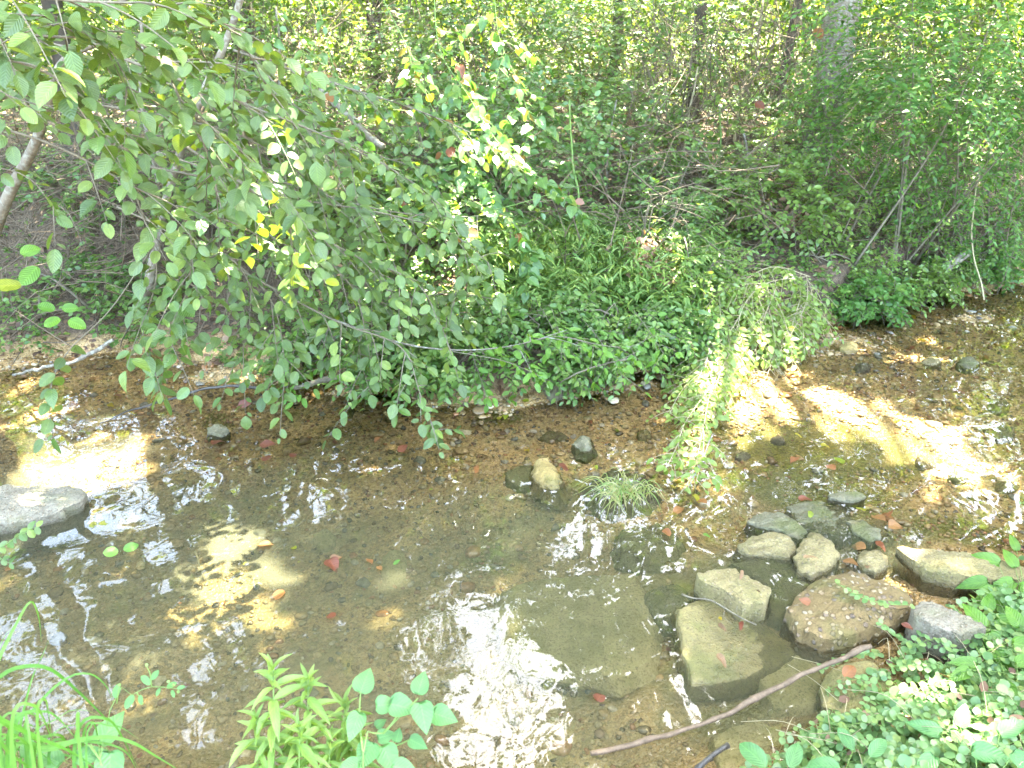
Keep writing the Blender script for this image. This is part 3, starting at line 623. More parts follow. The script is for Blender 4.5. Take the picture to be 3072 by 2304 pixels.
# ------------------------------------------------------------------ canopy trees (unseen overhead shade, gaps cut to shape dapples and mirrored sky)
SUN_HOLES = [(2060, 1215, 0, .12), (2150, 1225, 0, .2), (2330, 1225, 0, .24), (2520, 1240, 0, .24), (2680, 1260, 0, .26), (2820, 1300, 0, .22), (2450, 1170, 0, .14), (2750, 1380, 0, .16), (2930, 1400, 0, .12), (2650, 1075, 0, .06),
             (2290, 900, .35, .23), (2360, 830, .45, .2), (2200, 1020, .2, .23), (2110, 1180, .1, .18), (2090, 1290, .08, .14), (2080, 1390, .06, .1), (2330, 960, .3, .2), (1960, 830, .4, .16), (2050, 900, .35, .12), (1930, 740, .45, .10),
             (60, 1230, 0, .16), (90, 1380, 0, .20), (300, 1390, 0, .17), (430, 1300, 0, .10), (20, 1130, 0, .1), (110, 1490, .06, .12), (980, 1165, 0, .08), (700, 1090, 0, .06),
             (720, 1720, -.1, .15), (580, 1800, -.1, .16), (760, 1790, -.1, .12), (480, 1820, -.1, .10), (340, 1640, -.05, .06),
             (2700, 1990, .2, .035), (2620, 2050, .2, .03), (2830, 1680, .09, .08), (2800, 1830, .12, .06), (2940, 1720, .1, .06)]
SUN_HOLES = [(G(a, b, z), r) for a, b, z, r in SUN_HOLES]; NGAP = len(SUN_HOLES)
for a, b, yy, r in [(1500, 470, 4.4, .16), (1600, 560, 4.4, .12), (1700, 400, 5.2, .16), (1980, 550, 5.6, .10), (2250, 500, 6.0, .14), (2350, 640, 5.6, .14), (2280, 660, 5.8, .2), (2600, 520, 6.0, .10),
                    (1480, 80, 5.0, .2), (1250, 250, 4.8, .12), (2150, 300, 7, .3), (1900, 500, 6, .12), (2480, 300, 7, .25), (1750, 620, 5.5, .10), (2700, 700, 5.6, .1), (2450, 860, 5, .08), (60, 620, 3.6, .1), (90, 480, 3.6, .1),
                    (1000, 330, 5.5, .1), (700, 380, 5.5, .08), (1820, 420, 6.5, .18), (2250, 120, 8, .3), (2030, 180, 8.5, .3), (2700, 250, 5.2, .13), (2950, 350, 5.2, .12), (2550, 650, 5.5, .12), (2850, 600, 5.3, .1), (3000, 150, 5.0, .13), (2400, 480, 6, .12), (1330, 180, 4.7, .12), (1420, 330, 4.6, .10), (1560, 330, 4.8, .12), (1250, 60, 4.8, .12), (1120, 420, 4.4, .08), (1440, 560, 4.3, .08), (1340, 640, 4.1, .06), (700, 330, 3.5, .06), (480, 200, 2.7, .05)]:
    SUN_HOLES.append((Q(a, b, yy), r))
SKY = [(420, 1400, 200, 130, .93), (240, 1300, 120, 60, .6), (1380, 1900, 150, 150, .97), (1520, 2130, 210, 190, .97), (1400, 2280, 120, 60, .9), (1640, 2230, 90, 120, .7), (170, 2050, 200, 230, .95), (200, 1860, 120, 90, .85),
       (560, 1960, 120, 80, .9), (620, 2140, 130, 90, .85), (60, 1950, 110, 120, .9), (1720, 1610, 70, 55, .9), (1200, 1420, 70, 50, .5), (240, 1560, 120, 90, .6), (260, 1760, 90, 60, .85), (1370, 1470, 25, 90, .5), (1560, 2260, 50, 60, .9), (2060, 2150, 40, 40, .8), (760, 2060, 150, 100, .6),
       (920, 1560, 90, 40, .35), (440, 1620, 90, 60, .5), (1360, 1740, 60, 60, .7), (1700, 2270, 60, 60, .6)]
rg = np.random.default_rng(21)
NS, LP = 3400, 36
C = np.c_[rg.uniform(-12, 14, NS), rg.uniform(2.3, 12.0, NS), 3.5 + 7.0 * rg.uniform(0, 1, NS) ** 1.2]
C = C[C[:, 2] > 6.2 - 1.0 * (C[:, 1] - 2.3) ** 1.0]
C = C[(C[:, 1] < 8.6) | (fn(C, 2.2, 2) > .5)]
C = C[fn(C, 2.6, 9) > -.85]
off = rg.normal(size=(len(C), LP, 3)) * np.array([.5, .5, .2])
P = (C[:, None] + off).reshape(-1, 3)
D = nrm(off.reshape(-1, 3) + rg.normal(size=P.shape) * .25 + np.array([0, 0, -.12])); N = nrm(np.array([0, 0, 1.0]) + rg.normal(size=P.shape) * .5)
keep = np.ones(len(P), bool)
for c, r in SUN_HOLES:
    d = P - c; t = d @ SUN; q = d - t[:, None] * SUN
    rr = r * (1 + .35 * fn(q, .22, 3))
    keep &= ~((t > 0) & (np.linalg.norm(q, axis=1) < rr + .03))
def sky_keep(P):
    kp = np.ones(len(P), bool); mq = proj(P * np.array([1, 1, -1.0])); z = np.zeros(len(mq))
    mn = fn(np.c_[mq[:, :2] / 100.0, z], 1.1, 4) * .6 + fn(np.c_[mq[:, :2] / 100.0, z], .4, 6) * .6
    for cx, cy_, rx, ry, pr in SKY:
        f = ((mq[:, 0] - cx) / rx) ** 2 + ((mq[:, 1] - cy_) / ry) ** 2 + mn * .6
        kp &= ~((mq[:, 2] > 0) & (f < 1.2))
    return kp
keep &= sky_keep(P)
P, D, N = P[keep], D[keep], N[keep]
LF = np.full(len(P), .27)
# finer sprays added inside the canopy gaps to break up the mirrored sky
F = np.c_[rg.uniform(-9, 6, 45000), rg.uniform(3.0, 11, 45000), rg.uniform(3.0, 8, 45000)]
mq = proj(F * np.array([1, 1, -1.0])); inside = np.zeros(len(F), bool)
for cx, cy_, rx, ry, pr in SKY: inside |= ((mq[:, 0] - cx) / rx) ** 2 + ((mq[:, 1] - cy_) / ry) ** 2 < 1.3
F = F[inside & (fn(F, .9, 5) + .6 * fn(F, .35, 8) > .95)]
for c_, r in SUN_HOLES:
    d_ = F - c_; t = d_ @ SUN; F = F[~((t > 0) & (np.linalg.norm(d_ - t[:, None] * SUN, axis=1) < r))]
BE = []  # small leaves added high in the sun beams to dim and soften the patches
for c_, r in SUN_HOLES[:NGAP]:
    if c_[2] > .04: continue
    n_ = int((.40 if c_[2] < -.02 else .2) * PI * r * r / .0032) + 1
    u_ = nrm(np.cross(SUN, [1, 0, 0])); v_ = np.cross(SUN, u_); rr_ = r * np.sqrt(rg.uniform(0, 1, n_)) * 1.1; aa_ = rg.uniform(0, 6.28, n_)
    BE.append(c_ + SUN * rg.uniform(9, 12.5, n_)[:, None] + u_ * (rr_ * np.cos(aa_))[:, None] + v_ * (rr_ * np.sin(aa_))[:, None])
BE = np.vstack(BE)
F = np.repeat(F, 3, 0) + rg.normal(size=(len(F) * 3, 3)) * .07
F = np.vstack([F, BE])
P = np.vstack([P, F]); D = np.vstack([D, nrm(rg.normal(size=F.shape) * (1, 1, .4))]); N = np.vstack([N, nrm(np.array([0, 0, 1.0]) + rg.normal(size=F.shape) * .5)]); LF = np.r_[LF, np.full(len(F), .085)]

# tree list: label, base (x, y), lean top offset, radius, bark
def base_at(px, Y): return Q(px, 300, Y)[0]
leanA, leanB = Q(150, 1700, 5.6), Q(330, 2150, 4.9)
TREES = [('dark slender trunk behind the grey green shrub at the upper left', base_at(185, 6.4), 6.4, .5, .3, .065, 'bark'),
         ('brown trunk in the sunlit thicket left of the centre vine', base_at(755, 9.0), 9.0, -.2, .3, .11, 'bark'),
         ('dark straight trunk right of centre in the thicket', base_at(2082, 7.8), 7.8, -.15, .2, .05, 'bark'),
         ('thick pale trunk at the top right', base_at(2475, 7.0), 7.0, .35, .2, .125, 'palebark'),
         ('thin dark leaning trunk beside the thick pale trunk', base_at(2335, 7.6), 7.6, 1.0, .3, .035, 'bark'),
         ('young straight trunk between the brown trunk and the centre vine', base_at(1130, 9.4), 9.4, .3, .2, .07, 'bark'),
         ('far slim trunk seen through the thicket right of the white stems', base_at(1835, 9.2), 9.2, .2, .2, .05, 'bark'),
         ('leaning tree on the far bank whose dark trunk is mirrored in the creek', None, 5.6, 0, 0, .09, 'bark'),
         ('unseen tree added for shade behind the right hand bushes', 6.5, 8.0, .5, -1.5, .16, 'bark'),
         ('unseen tree added for shade left of the far bank', -7.5, 6.5, 1, -1, .16, 'bark')]  # last two trees stand out of view, added for shade and reflections
bx = np.array([[(-2.4 if t[1] is None else t[1]), t[2]] for t in TREES])
own = np.argmin(((P[:, None, :2] - bx[None]) ** 2).sum(-1) * np.array([1.6, 1, 1.2, 1, 2, 1.5, 2, 1, 1, 1]), 1)
for k, (lb, x, y, lx, ly, r, mt) in enumerate(TREES):
    if x is None:
        lo = np.array([leanA[0] - .25, 5.7, .25]); x, y = lo[0], lo[1]
        pts = [lo + (0, 0, -.3), lo * .9 + .1 * np.array([leanA[0], 5.6, -leanA[2]]), (leanA[0], leanA[1], -leanA[2]), (leanB[0], leanB[1], -leanB[2]), (leanB[0] + .3, 4.2, 5.2), (leanB[0] + 1.0, 4.0, 7.5)]
    else:
        zb = float(zt(x, y)); pts = [(x, y, zb - .2), (x + lx * .1, y + ly * .1, zb + 1.2), (x + lx * .4, y + ly * .4, zb + 3.2), (x + lx, y + ly, zb + 7.5)]
    z0 = float(zt(x, y)); t_ = thing('tree', (x, y, z0), lb, 'tree', 'trees over the creek')
    pth = smooth_path(pts, .25); a = Acc(); n = len(pth)
    pth = pth + np.c_[.02 * fn(pth, 1.1, k), .02 * fn(pth, 1.3, k + 1), np.zeros(n)]
    tube(a, pth, np.linspace(r * 1.15, r * .45, n) * (1 + .35 * np.exp(-np.arange(n) / 1.2)), 9, .5)
    put('trunk', a, M[mt], t_)
    pc = P[own == k]
    if len(pc):
        a = Acc(); r2 = np.random.default_rng(k)
        for j in range(16):
            s = pth[int(n * r2.uniform(.45, .98))]; e = pc[r2.integers(len(pc))]; m_ = (s + e) / 2 + (0, 0, .35)
            q = smooth_path([s, m_, e], .25); tube(a, q, np.linspace(r * .35, .008, len(q)), 5, .5)
        put('limbs', a, M[mt], t_)
        a = Acc(); leaf_batch(a, pc, D[own == k], N[own == k], (lf_ := LF[own == k] * r2.uniform(.75, 1.2, len(pc))), lf_ * .64, T_DIAM, r2.uniform(0, 1, len(pc)), .2)
        tagd(put('crown', a, M['canopy'], t_), kind='stuff')

# ------------------------------------------------------------------ woodland behind
rg = np.random.default_rng(31); acc = Acc()
n1 = 6600
C = np.c_[rg.uniform(-1, 1, n1), 8.9 + 13 * rg.uniform(0, 1, n1) ** 1.8, np.zeros(n1)]
C[:, 0] *= C[:, 1] * .72
C[:, 2] = zt(C[:, 0], C[:, 1]) + rg.uniform(0, 1, n1) ** 1.1 * (1.9 - .35 * (C[:, 1] < 9.5))
C = C[fn(C, 1.5, 11) + .5 * fn(C, .6, 3) > -.5]
off = rg.normal(size=(len(C), 24, 3)) * np.array([.26, .26, .16]); P = (C[:, None] + off).reshape(-1, 3)
leaf_batch(acc, P, nrm(off.reshape(-1, 3) + rg.normal(size=P.shape) * .3), nrm(np.array([0, -.3, 1.0]) + rg.normal(size=P.shape) * .55), rg.uniform(.05, .11, len(P)), rg.uniform(.03, .06, len(P)), T_DIAM, rg.uniform(0, 1, len(P)), .15)
tagd(put('woodland', acc, M['wood_a']), 'sunlit yellow green woodland beyond the far bank', 'woodland', None, 'stuff')
acc = Acc()  # tree wall behind and beside, added to block low sky reflections
n2 = 2000
C = np.c_[rg.uniform(-24, 26, n2), rg.uniform(17, 30, n2), rg.uniform(.5, 12, n2)]
side = rg.uniform(size=n2) < .3
C[side] = np.c_[np.where(rg.uniform(size=side.sum()) < .5, -1, 1) * rg.uniform(12, 16, side.sum()) + 1, rg.uniform(4, 20, side.sum()), rg.uniform(.5, 9, side.sum())]
off = rg.normal(size=(n2, 30, 3)) * np.array([.8, .8, .5]); P = (C[:, None] + off).reshape(-1, 3)
P = P[sky_keep(P)]
leaf_batch(acc, P, nrm(rg.normal(size=P.shape)), nrm(np.array([0, -.3, 1.0]) + rg.normal(size=P.shape) * .5), .40, .27, T_DIAM, rg.uniform(0, 1, len(P)), .15)
tagd(put('far_woodland', acc, M['wood_a']), 'far and side wall of trees added to keep low sky off the water', 'woodland', None, 'stuff')

# ------------------------------------------------------------------ leaf litter, low ground cover, dry brush
def bank_points(n, rg, x0=-4.5, x1=6.5, y1=10.5, margin=.03):
    out = []
    while sum(map(len, out)) < n:
        x = rg.uniform(x0, x1, 3 * n); y = yw(x) + margin + (y1 - yw(x)) * rg.uniform(0, 1, 3 * n) ** 1.5
        P = np.c_[x, y, zt(x, y)]; out.append(P[in_view(P, 120)])
    return np.vstack(out)[:n]
rg = np.random.default_rng(41)
P = bank_points(9000, rg); acc = Acc()
leaf_batch(acc, P + (0, 0, .006), nrm(rg.normal(size=P.shape) * (1, 1, .25)), nrm(np.array([0, -.2, 1]) + rg.normal(size=P.shape) * .35), rg.uniform(.025, .065, len(P)), rg.uniform(.02, .04, len(P)), T_OVAL, rg.uniform(0, 1, len(P)), rg.uniform(-.1, .4, len(P)))
tagd(put('leaf_litter', acc, M['dead_a']), 'brown dead leaves strewn over the far bank', 'leaf litter', None, 'stuff')
P = bank_points(24000, rg, y1=13.0); P = P[fn(P, .6, 5) + .35 * fn(P, .25, 7) > -.45]
k = 3; P3 = np.repeat(P, k, 0); hh = np.repeat(rg.uniform(.02, .16, len(P)) * (1 + .5 * fn(P, 1.0, 2)), k)
D = nrm(rg.normal(size=P3.shape) * (1, 1, .2)); acc = Acc()
leaf_batch(acc, P3 + D * .012 + np.c_[hh * 0, hh * 0, hh], D, nrm(np.array([0, -.25, 1]) + rg.normal(size=P3.shape) * .4), rg.uniform(.018, .045, len(P3)), rg.uniform(.012, .03, len(P3)), T_DIAM, rg.uniform(0, 1, len(P3)), .2)
tagd(put('ground_cover', acc, M['cover_a']), 'low green ground cover on the far bank', 'ground cover', None, 'stuff')
acc = Acc()
def brush(boxes, rg):
    for (px0, px1, py0, py1, Y0, Y1, n, up) in boxes:
        for _ in range(n):
            p = Q(rg.uniform(px0, px1), rg.uniform(py0, py1), rg.uniform(Y0, Y1)); p[2] = max(p[2], float(zt(p[0], p[1])) + .01)
            L = rg.uniform(.18, .65); d = nrm(rg.normal(size=3) * (1, .6, .5) + (0, 0, up)); b = rg.normal(size=3) * .07 * L / .4
            q = np.array([p - d * L / 2, p + b, p + d * L / 2 + b * .3]); q[:, 2] = np.maximum(q[:, 2], zt(q[:, 0], q[:, 1]) + .004)
            q = smooth_path(q, .12); tube(acc, q, np.linspace(.0035, .0012, len(q)) * rg.uniform(.6, 1.5), 3, rg.uniform(), False)
brush([(0, 900, 330, 760, 4.6, 6.2, 620, .1), (600, 1300, 300, 650, 5.0, 6.5, 260, .2), (1850, 2450, 150, 650, 5.2, 8.5, 300, .7), (1500, 2300, 450, 800, 4.6, 6.0, 200, .3), (2400, 3072, 100, 800, 5.4, 7.0, 320, .6), (600, 3000, 0, 330, 6.8, 9, 900, 1.3), (1900, 2450, 0, 380, 6.0, 7.4, 260, 1.4), (500, 1500, 0, 350, 6.4, 8.2, 420, 1.3), (0, 700, 700, 1050, 4.3, 5.4, 160, 0)], rg)
tagd(put('dry_brush', acc, M['brushwood'], None), 'tangle of dry grey brown twigs under the bushes', 'brush', None, 'stuff')

# ------------------------------------------------------------------ boughs with leaves along twigs
def bough(acc, pts, r0, rng, tw_sp=.05, tw_len=.36, leaf_sp=.034, L=.075, start=.12, droop=.3, spread=.8, side_up=.0, wid=.62):
    path = smooth_path(pts, .03); n = len(path)
    tube(acc, path, np.linspace(r0 * .72, max(.0012, r0 * .16), n), 6, .5)
    tan = nrm(np.gradient(path, axis=0)); seg = np.r_[0, np.cumsum(np.linalg.norm(np.diff(path, axis=0), axis=1))]; tot = seg[-1]
    Pn, Dn, Nn, Ln = [], [], [], []
    def leaves(q, l0):
        t = nrm(np.gradient(q, axis=0)); sg = np.r_[0, np.cumsum(np.linalg.norm(np.diff(q, axis=0), axis=1))]
        s = l0 + leaf_sp * .3; j = int(rng.integers(2))
        while s < sg[-1]:
            p = np.array([np.interp(s, sg, q[:, a]) for a in range(3)]); td = t[min(np.searchsorted(sg, s), len(t) - 1)]
            sd = nrm(np.cross(td, [0, 0, 1.0]) + 1e-6) * (1 if j % 2 else -1); j += 1
            d = nrm(td * .5 + sd * .85 + np.array([0, 0, -.03 - .16 * rng.uniform()]) + rng.normal(size=3) * .28)
            add(p, d); s += leaf_sp * rng.uniform(.75, 1.35)
        add(q[-1], nrm(t[-1] + rng.normal(size=3) * .15 + (0, 0, -.15)))
    def add(p, d):
        tc = nrm(CAM - p); nn = nrm(np.array([0, 0, .9]) + tc * .25 + rng.normal(size=3) * .36)
        pt = p + d * .008; Pn.append(pt); Dn.append(d); Nn.append(nn); Ln.append(L * (rng.uniform(.4, .75) if rng.uniform() < .3 else rng.uniform(.75, 1.25)))
    s, j = start * tot, int(rng.integers(2))
    while s < tot:
        i = min(np.searchsorted(seg, s), n - 1); p, td = path[i], tan[i]
        sd = nrm(np.cross(td, [0, 0, 1.0]) + 1e-6) * (1 if j % 2 else -1); j += 1
        d = nrm(td * .6 + sd * spread + rng.normal(size=3) * .25 + (0, 0, side_up - .1)); ln = tw_len * rng.uniform(.45, 1.1) * (1 - .45 * s / tot)
        u = np.linspace(0, 1, 7)[:, None]; q = p + d * ln * u + np.array([0, 0, -droop]) * ln * u ** 2 + rng.normal(size=3) * .03 * u
        tube(acc, q, np.linspace(min(r0 * .45, .003), .0009, 7), 4, .5, False); leaves(q, .02); s += tw_sp * rng.uniform(.6, 1.4)
    leaves(path[int(n * .6):], 0.0)
    return np.array(Pn), np.array(Dn), np.array(Nn), np.array(Ln)
def cat4(a): return [np.concatenate([x[i] for x in a]) for i in range(4)]
def leafy(name, label, cat, group, base, boughs, mo, ma, tm, wid, rng, limit=300, trunk=None, wood='twig', extra=None, clear=True):
    t = thing(name, base, label, cat, group); res = []
    if trunk is not None:
        a = Acc(); q = smooth_path(trunk[0], .05); tube(a, q, np.linspace(trunk[1], trunk[2], len(q)), 8, .5); put('trunk', a, M[trunk[3]], t)
    for kw in boughs:
        kw = dict(kw); wd = kw.pop('wood', wood); a = Acc(); res.append(bough(a, kw.pop('pts'), kw.pop('r'), rng, **kw)); put('branch', a, M[wd], t)
    P, D, N, L = cat4(res)
    ok = (P[:, 2] > .03) & (np.linalg.norm(P - CAM, axis=1) > .6)
    if clear: ok &= P[:, 2] > zt(P[:, 0], P[:, 1]) + .01
    P, D, N, L = P[ok], D[ok], N[ok], L[ok]
    sc_ = np.where(in_view(P, 20), L / np.linalg.norm(P - CAM, axis=1), 0) + 1e-6 * L; o = np.argsort(-sc_); h, r_ = o[:limit], o[limit:]
    me = leaf_meshes(name + '_leaf', tm, M[mo]); leaf_objs(t, P[h], D[h], N[h], L[h], L[h] * wid * rng.uniform(.78, 1.12, len(h)), me, rng)
    if len(r_):
        a = Acc(); leaf_batch(a, P[r_], D[r_], N[r_], L[r_], L[r_] * wid, T_ELLI if tm is T_BIG else tm if len(tm[0]) < 18 else T_OVAL, rng.uniform(0, 1, len(r_)), .15)
        tagd(put('foliage', a, M[ma], t), kind='stuff')
    return t, len(P)
def QP(*p): return [Q(a, b, c) for a, b, c in p]
rg = np.random.default_rng(51)
ga = 'alder shrubs hanging over the creek'
A = [dict(pts=QP((-250, 80, 2.6), (150, 110, 2.6), (420, 130, 2.7), (560, 330, 2.75), (640, 520, 2.8), (660, 760, 2.85)), r=.008, L=.062),
     dict(pts=QP((-250, 330, 2.7), (120, 420, 2.7), (400, 560, 2.75), (560, 660, 2.8), (560, 900, 2.8), (500, 1080, 2.8)), r=.007, L=.064, start=.35),
     dict(pts=QP((-250, -50, 2.4), (200, 0, 2.4), (500, 20, 2.5), (700, 100, 2.7), (800, 260, 2.8)), r=.008, L=.061),
     dict(pts=QP((-250, 220, 2.3), (0, 180, 2.35), (160, 230, 2.4), (260, 300, 2.45)), r=.006, L=.064),
     dict(pts=QP((-250, 20, 2.5), (0, 40, 2.5), (200, 60, 2.55), (330, 150, 2.6), (380, 260, 2.6)), r=.006, L=.06),
     dict(pts=QP((-250, 150, 2.8), (60, 300, 2.8), (250, 330, 2.85), (420, 420, 2.9)), r=.006, L=.06),
     dict(pts=QP((-200, 480, 2.6), (60, 520, 2.6), (160, 620, 2.6)), r=.005, L=.064, tw_sp=.16, tw_len=.15),
     dict(pts=QP((460, 740, 2.8), (330, 930, 2.85), (200, 1060, 2.9), (148, 1180, 2.9), (160, 1310, 2.9)), r=.004, L=.066, start=.75, tw_len=.10, tw_sp=.12),
     dict(pts=QP((400, 560, 2.75), (470, 800, 2.8), (430, 1000, 2.8), (470, 1130, 2.8)), r=.005, L=.064, tw_len=.26),
     dict(pts=QP((560, 330, 2.75), (760, 480, 2.85), (860, 640, 2.9), (880, 780, 2.9)), r=.005, L=.061)]
pa = Q(-200, 100, 2.9)
leafy('alder_shrub', 'near alder shrub at the left whose largest grey green leaves hang low over the water', 'shrub', ga, Q(-260, 700, 3.2), A, 'alder_o', 'alder_a', T_BIG, .66, rg,
      trunk=(QP((-300, 1000, 3.6), (-260, 500, 3.3), (-240, 100, 2.7), (-220, -200, 2.5)), .03, .012, 'palebark'))
B = [dict(pts=QP((300, 150, 3.4), (700, 300, 3.4), (1000, 420, 3.5), (1250, 560, 3.6), (1400, 760, 3.6), (1330, 930, 3.6)), r=.009, L=.056),
     dict(pts=QP((500, 400, 3.3), (800, 600, 3.3), (1050, 760, 3.4), (1250, 850, 3.4), (1330, 1000, 3.4)), r=.008, L=.056),
     dict(pts=QP((600, 700, 3.3), (800, 880, 3.3), (850, 1050, 3.25), (850, 1200, 3.2)), r=.006, L=.06, tw_len=.26),
     dict(pts=QP((700, 800, 3.3), (1000, 960, 3.3), (1200, 1040, 3.25), (1260, 1180, 3.2), (1310, 1310, 3.2)), r=.007, L=.056, tw_len=.26),
     dict(pts=QP((450, 500, 3.4), (700, 560, 3.4), (900, 700, 3.4), (1080, 900, 3.4), (1080, 1060, 3.4), (1110, 1180, 3.35)), r=.007, L=.056),
     dict(pts=QP((100, 120, 3.5), (400, 180, 3.5), (700, 200, 3.55), (900, 330, 3.6), (1050, 480, 3.6)), r=.008, L=.06),
     dict(pts=QP((350, 620, 3.4), (560, 720, 3.4), (700, 850, 3.35), (740, 1000, 3.3), (700, 1100, 3.3)), r=.006, L=.056),
     dict(pts=QP((900, 600, 3.5), (1150, 640, 3.5), (1350, 700, 3.55), (1480, 800, 3.55)), r=.006, L=.06),
     dict(pts=QP((200, 300, 3.5), (500, 350, 3.5), (750, 420, 3.5), (950, 560, 3.5), (1100, 680, 3.5)), r=.008, L=.056)]
leafy('alder_shrub', 'middle alder shrub with dense grey green leaves drooping over the wet gravel', 'shrub', ga, Q(-120, 700, 3.8), B, 'alder_o', 'alder_a', T_BIG, .64, rg,
      trunk=(QP((-60, 820, 4.3), (20, 600, 4.0), (110, 420, 3.8), (180, 200, 3.5), (300, 120, 3.4)), .034, .014, 'palebark'))
Cc = [dict(pts=QP((700, 150, 4.3), (1000, 250, 4.3), (1250, 330, 4.35), (1450, 420, 4.4), (1600, 540, 4.4)), r=.009, L=.054),
      dict(pts=QP((700, 500, 4.1), (1100, 620, 4.1), (1350, 650, 4.15), (1500, 640, 4.2)), r=.008, L=.054),
      dict(pts=QP((700, 100, 4.3), (900, 350, 4.2), (1050, 600, 4.1), (1150, 850, 4.05), (1250, 980, 4.0)), r=.008, L=.056),
      dict(pts=QP((800, 700, 4.0), (1000, 820, 3.95), (1200, 930, 3.9), (1400, 950, 3.9)), r=.007, L=.054),
      dict(pts=QP((500, 250, 4.4), (800, 330, 4.4), (1080, 450, 4.4), (1300, 520, 4.4), (1420, 620, 4.35)), r=.008, L=.054),
      dict(pts=QP((900, 820, 4.0), (1150, 900, 3.95), (1350, 880, 3.95), (1500, 900, 3.95)), r=.006, L=.05),
      dict(pts=QP((300, 400, 4.3), (600, 500, 4.2), (900, 620, 4.1), (1050, 780, 4.0), (1000, 950, 3.9), (950, 1050, 3.8)), r=.008, L=.056)]
leafy('alder_shrub', 'rear alder shrub whose smaller leaves fill the bank behind the drooping leaves', 'shrub', ga, Q(420, 800, 4.7), Cc, 'alder_o', 'alder_a', T_BIG, .64, rg,
      trunk=(QP((440, 880, 4.7), (500, 600, 4.6), (580, 350, 4.4), (680, 120, 4.3), (740, -60, 4.2)), .03, .014, 'palebark'))
# lichened low branch with bright leaves
leafy('low_branch', 'lichen spotted branch reaching low over the water with bright green tip leaves', 'branch', None, Q(1000, 960, 3.5),
      [dict(pts=QP((1000, 960, 3.4), (1200, 1028, 3.4), (1330, 1048, 3.45), (1450, 1048, 3.5), (1570, 1030, 3.5), (1700, 990, 3.5)), r=.0085, L=.05, start=.72, tw_len=.2, tw_sp=.06, leaf_sp=.035, wood='lichen'),
       dict(pts=QP((1560, 1032, 3.5), (1680, 1010, 3.5), (1800, 1035, 3.5), (1890, 1040, 3.5), (1950, 1012, 3.5)), r=.004, L=.045, start=.1, tw_len=.16, tw_sp=.08, leaf_sp=.035),
       dict(pts=QP((1330, 1050, 3.45), (1500, 1080, 3.45), (1580, 1110, 3.4), (1620, 1130, 3.4)), r=.003, L=.045, start=.2, tw_len=.12, tw_sp=.08, leaf_sp=.035)],
      'lowbr_o', 'cover_a', T_ELLI, .55, rg)
# low water-edge shrub sprigs
W = []
for a, b in [((900, 1010), (860, 1180)), ((1000, 1000), (1010, 1150)), ((1120, 1010), (1180, 1170)), ((1300, 1010), (1330, 1170)), ((1380, 1020), (1460, 1190)), ((1440, 1040), (1560, 1170)), ((1560, 1070), (1640, 1150)), ((1700, 1080), (1780, 1160)), ((1820, 1060), (1830, 1120)), ((1180, 950), (1260, 1100)), ((1450, 960), (1520, 1100)), ((1750, 1000), (1870, 1130)), ((1900, 970), (1990, 1060)), ((1620, 960), (1700, 1080))]:
    yy = 3.95 + rg.uniform(-.15, .15); W.append(dict(pts=QP((a[0], a[1] - 40, yy + .25), (a[0] * .6 + b[0] * .4, a[1] * .7 + b[1] * .3 - 20, yy + .1), (b[0], b[1], yy - .1)), r=.003, L=.043, tw_len=.14, tw_sp=.05, leaf_sp=.032, start=.05))
leafy('waterside_shrub', 'low green shrub with small paired leaves trailing to the water under the low branch', 'shrub', None, Q(1350, 950, 4.4), W, 'lowbr_o', 'cover_a', T_ELLI, .58, rg, clear=False)
# greenbrier
Gb = [dict(pts=QP((940, -60, 4.7), (1000, 200, 4.6), (1080, 400, 4.5), (1200, 600, 4.4)), r=.004, L=.062, tw_len=.2, tw_sp=.12),
      dict(pts=QP((1300, -40, 4.8), (1320, 150, 4.7), (1400, 280, 4.6), (1520, 460, 4.4), (1660, 560, 4.3), (1740, 640, 4.3)), r=.004, L=.068, tw_len=.2, tw_sp=.045),
      dict(pts=QP((1150, 0, 4.8), (1250, 200, 4.7), (1300, 330, 4.6), (1420, 520, 4.4), (1560, 700, 4.3), (1600, 800, 4.2)), r=.004, L=.064, tw_len=.24, tw_sp=.06),
      dict(pts=QP((1480, 630, 4.2), (1560, 610, 4.2), (1650, 585, 4.2), (1720, 600, 4.2)), r=.003, L=.05, tw_len=.1, tw_sp=.14),
      dict(pts=QP((1480, -40, 5), (1500, 120, 4.9), (1560, 260, 4.8), (1600, 400, 4.7)), r=.003, L=.066, tw_len=.24, tw_sp=.06),
      dict(pts=QP((820, -40, 5), (900, 120, 4.9), (1050, 260, 4.8), (1180, 330, 4.7)), r=.003, L=.06, tw_len=.25, tw_sp=.09),
      dict(pts=QP((1230, 480, 4.3), (1330, 640, 4.2), (1420, 760, 4.15), (1500, 830, 4.1)), r=.003, L=.058, tw_len=.18, tw_sp=.10)]
leafy('greenbrier_vine', 'glossy greenbrier vine with rounded leaves, some yellow or red, hanging in the centre', 'vine', None, Q(1300, 500, 4.9), Gb, 'brier_o', 'brier_a', T_HEART, .8, rg, wood='stem')
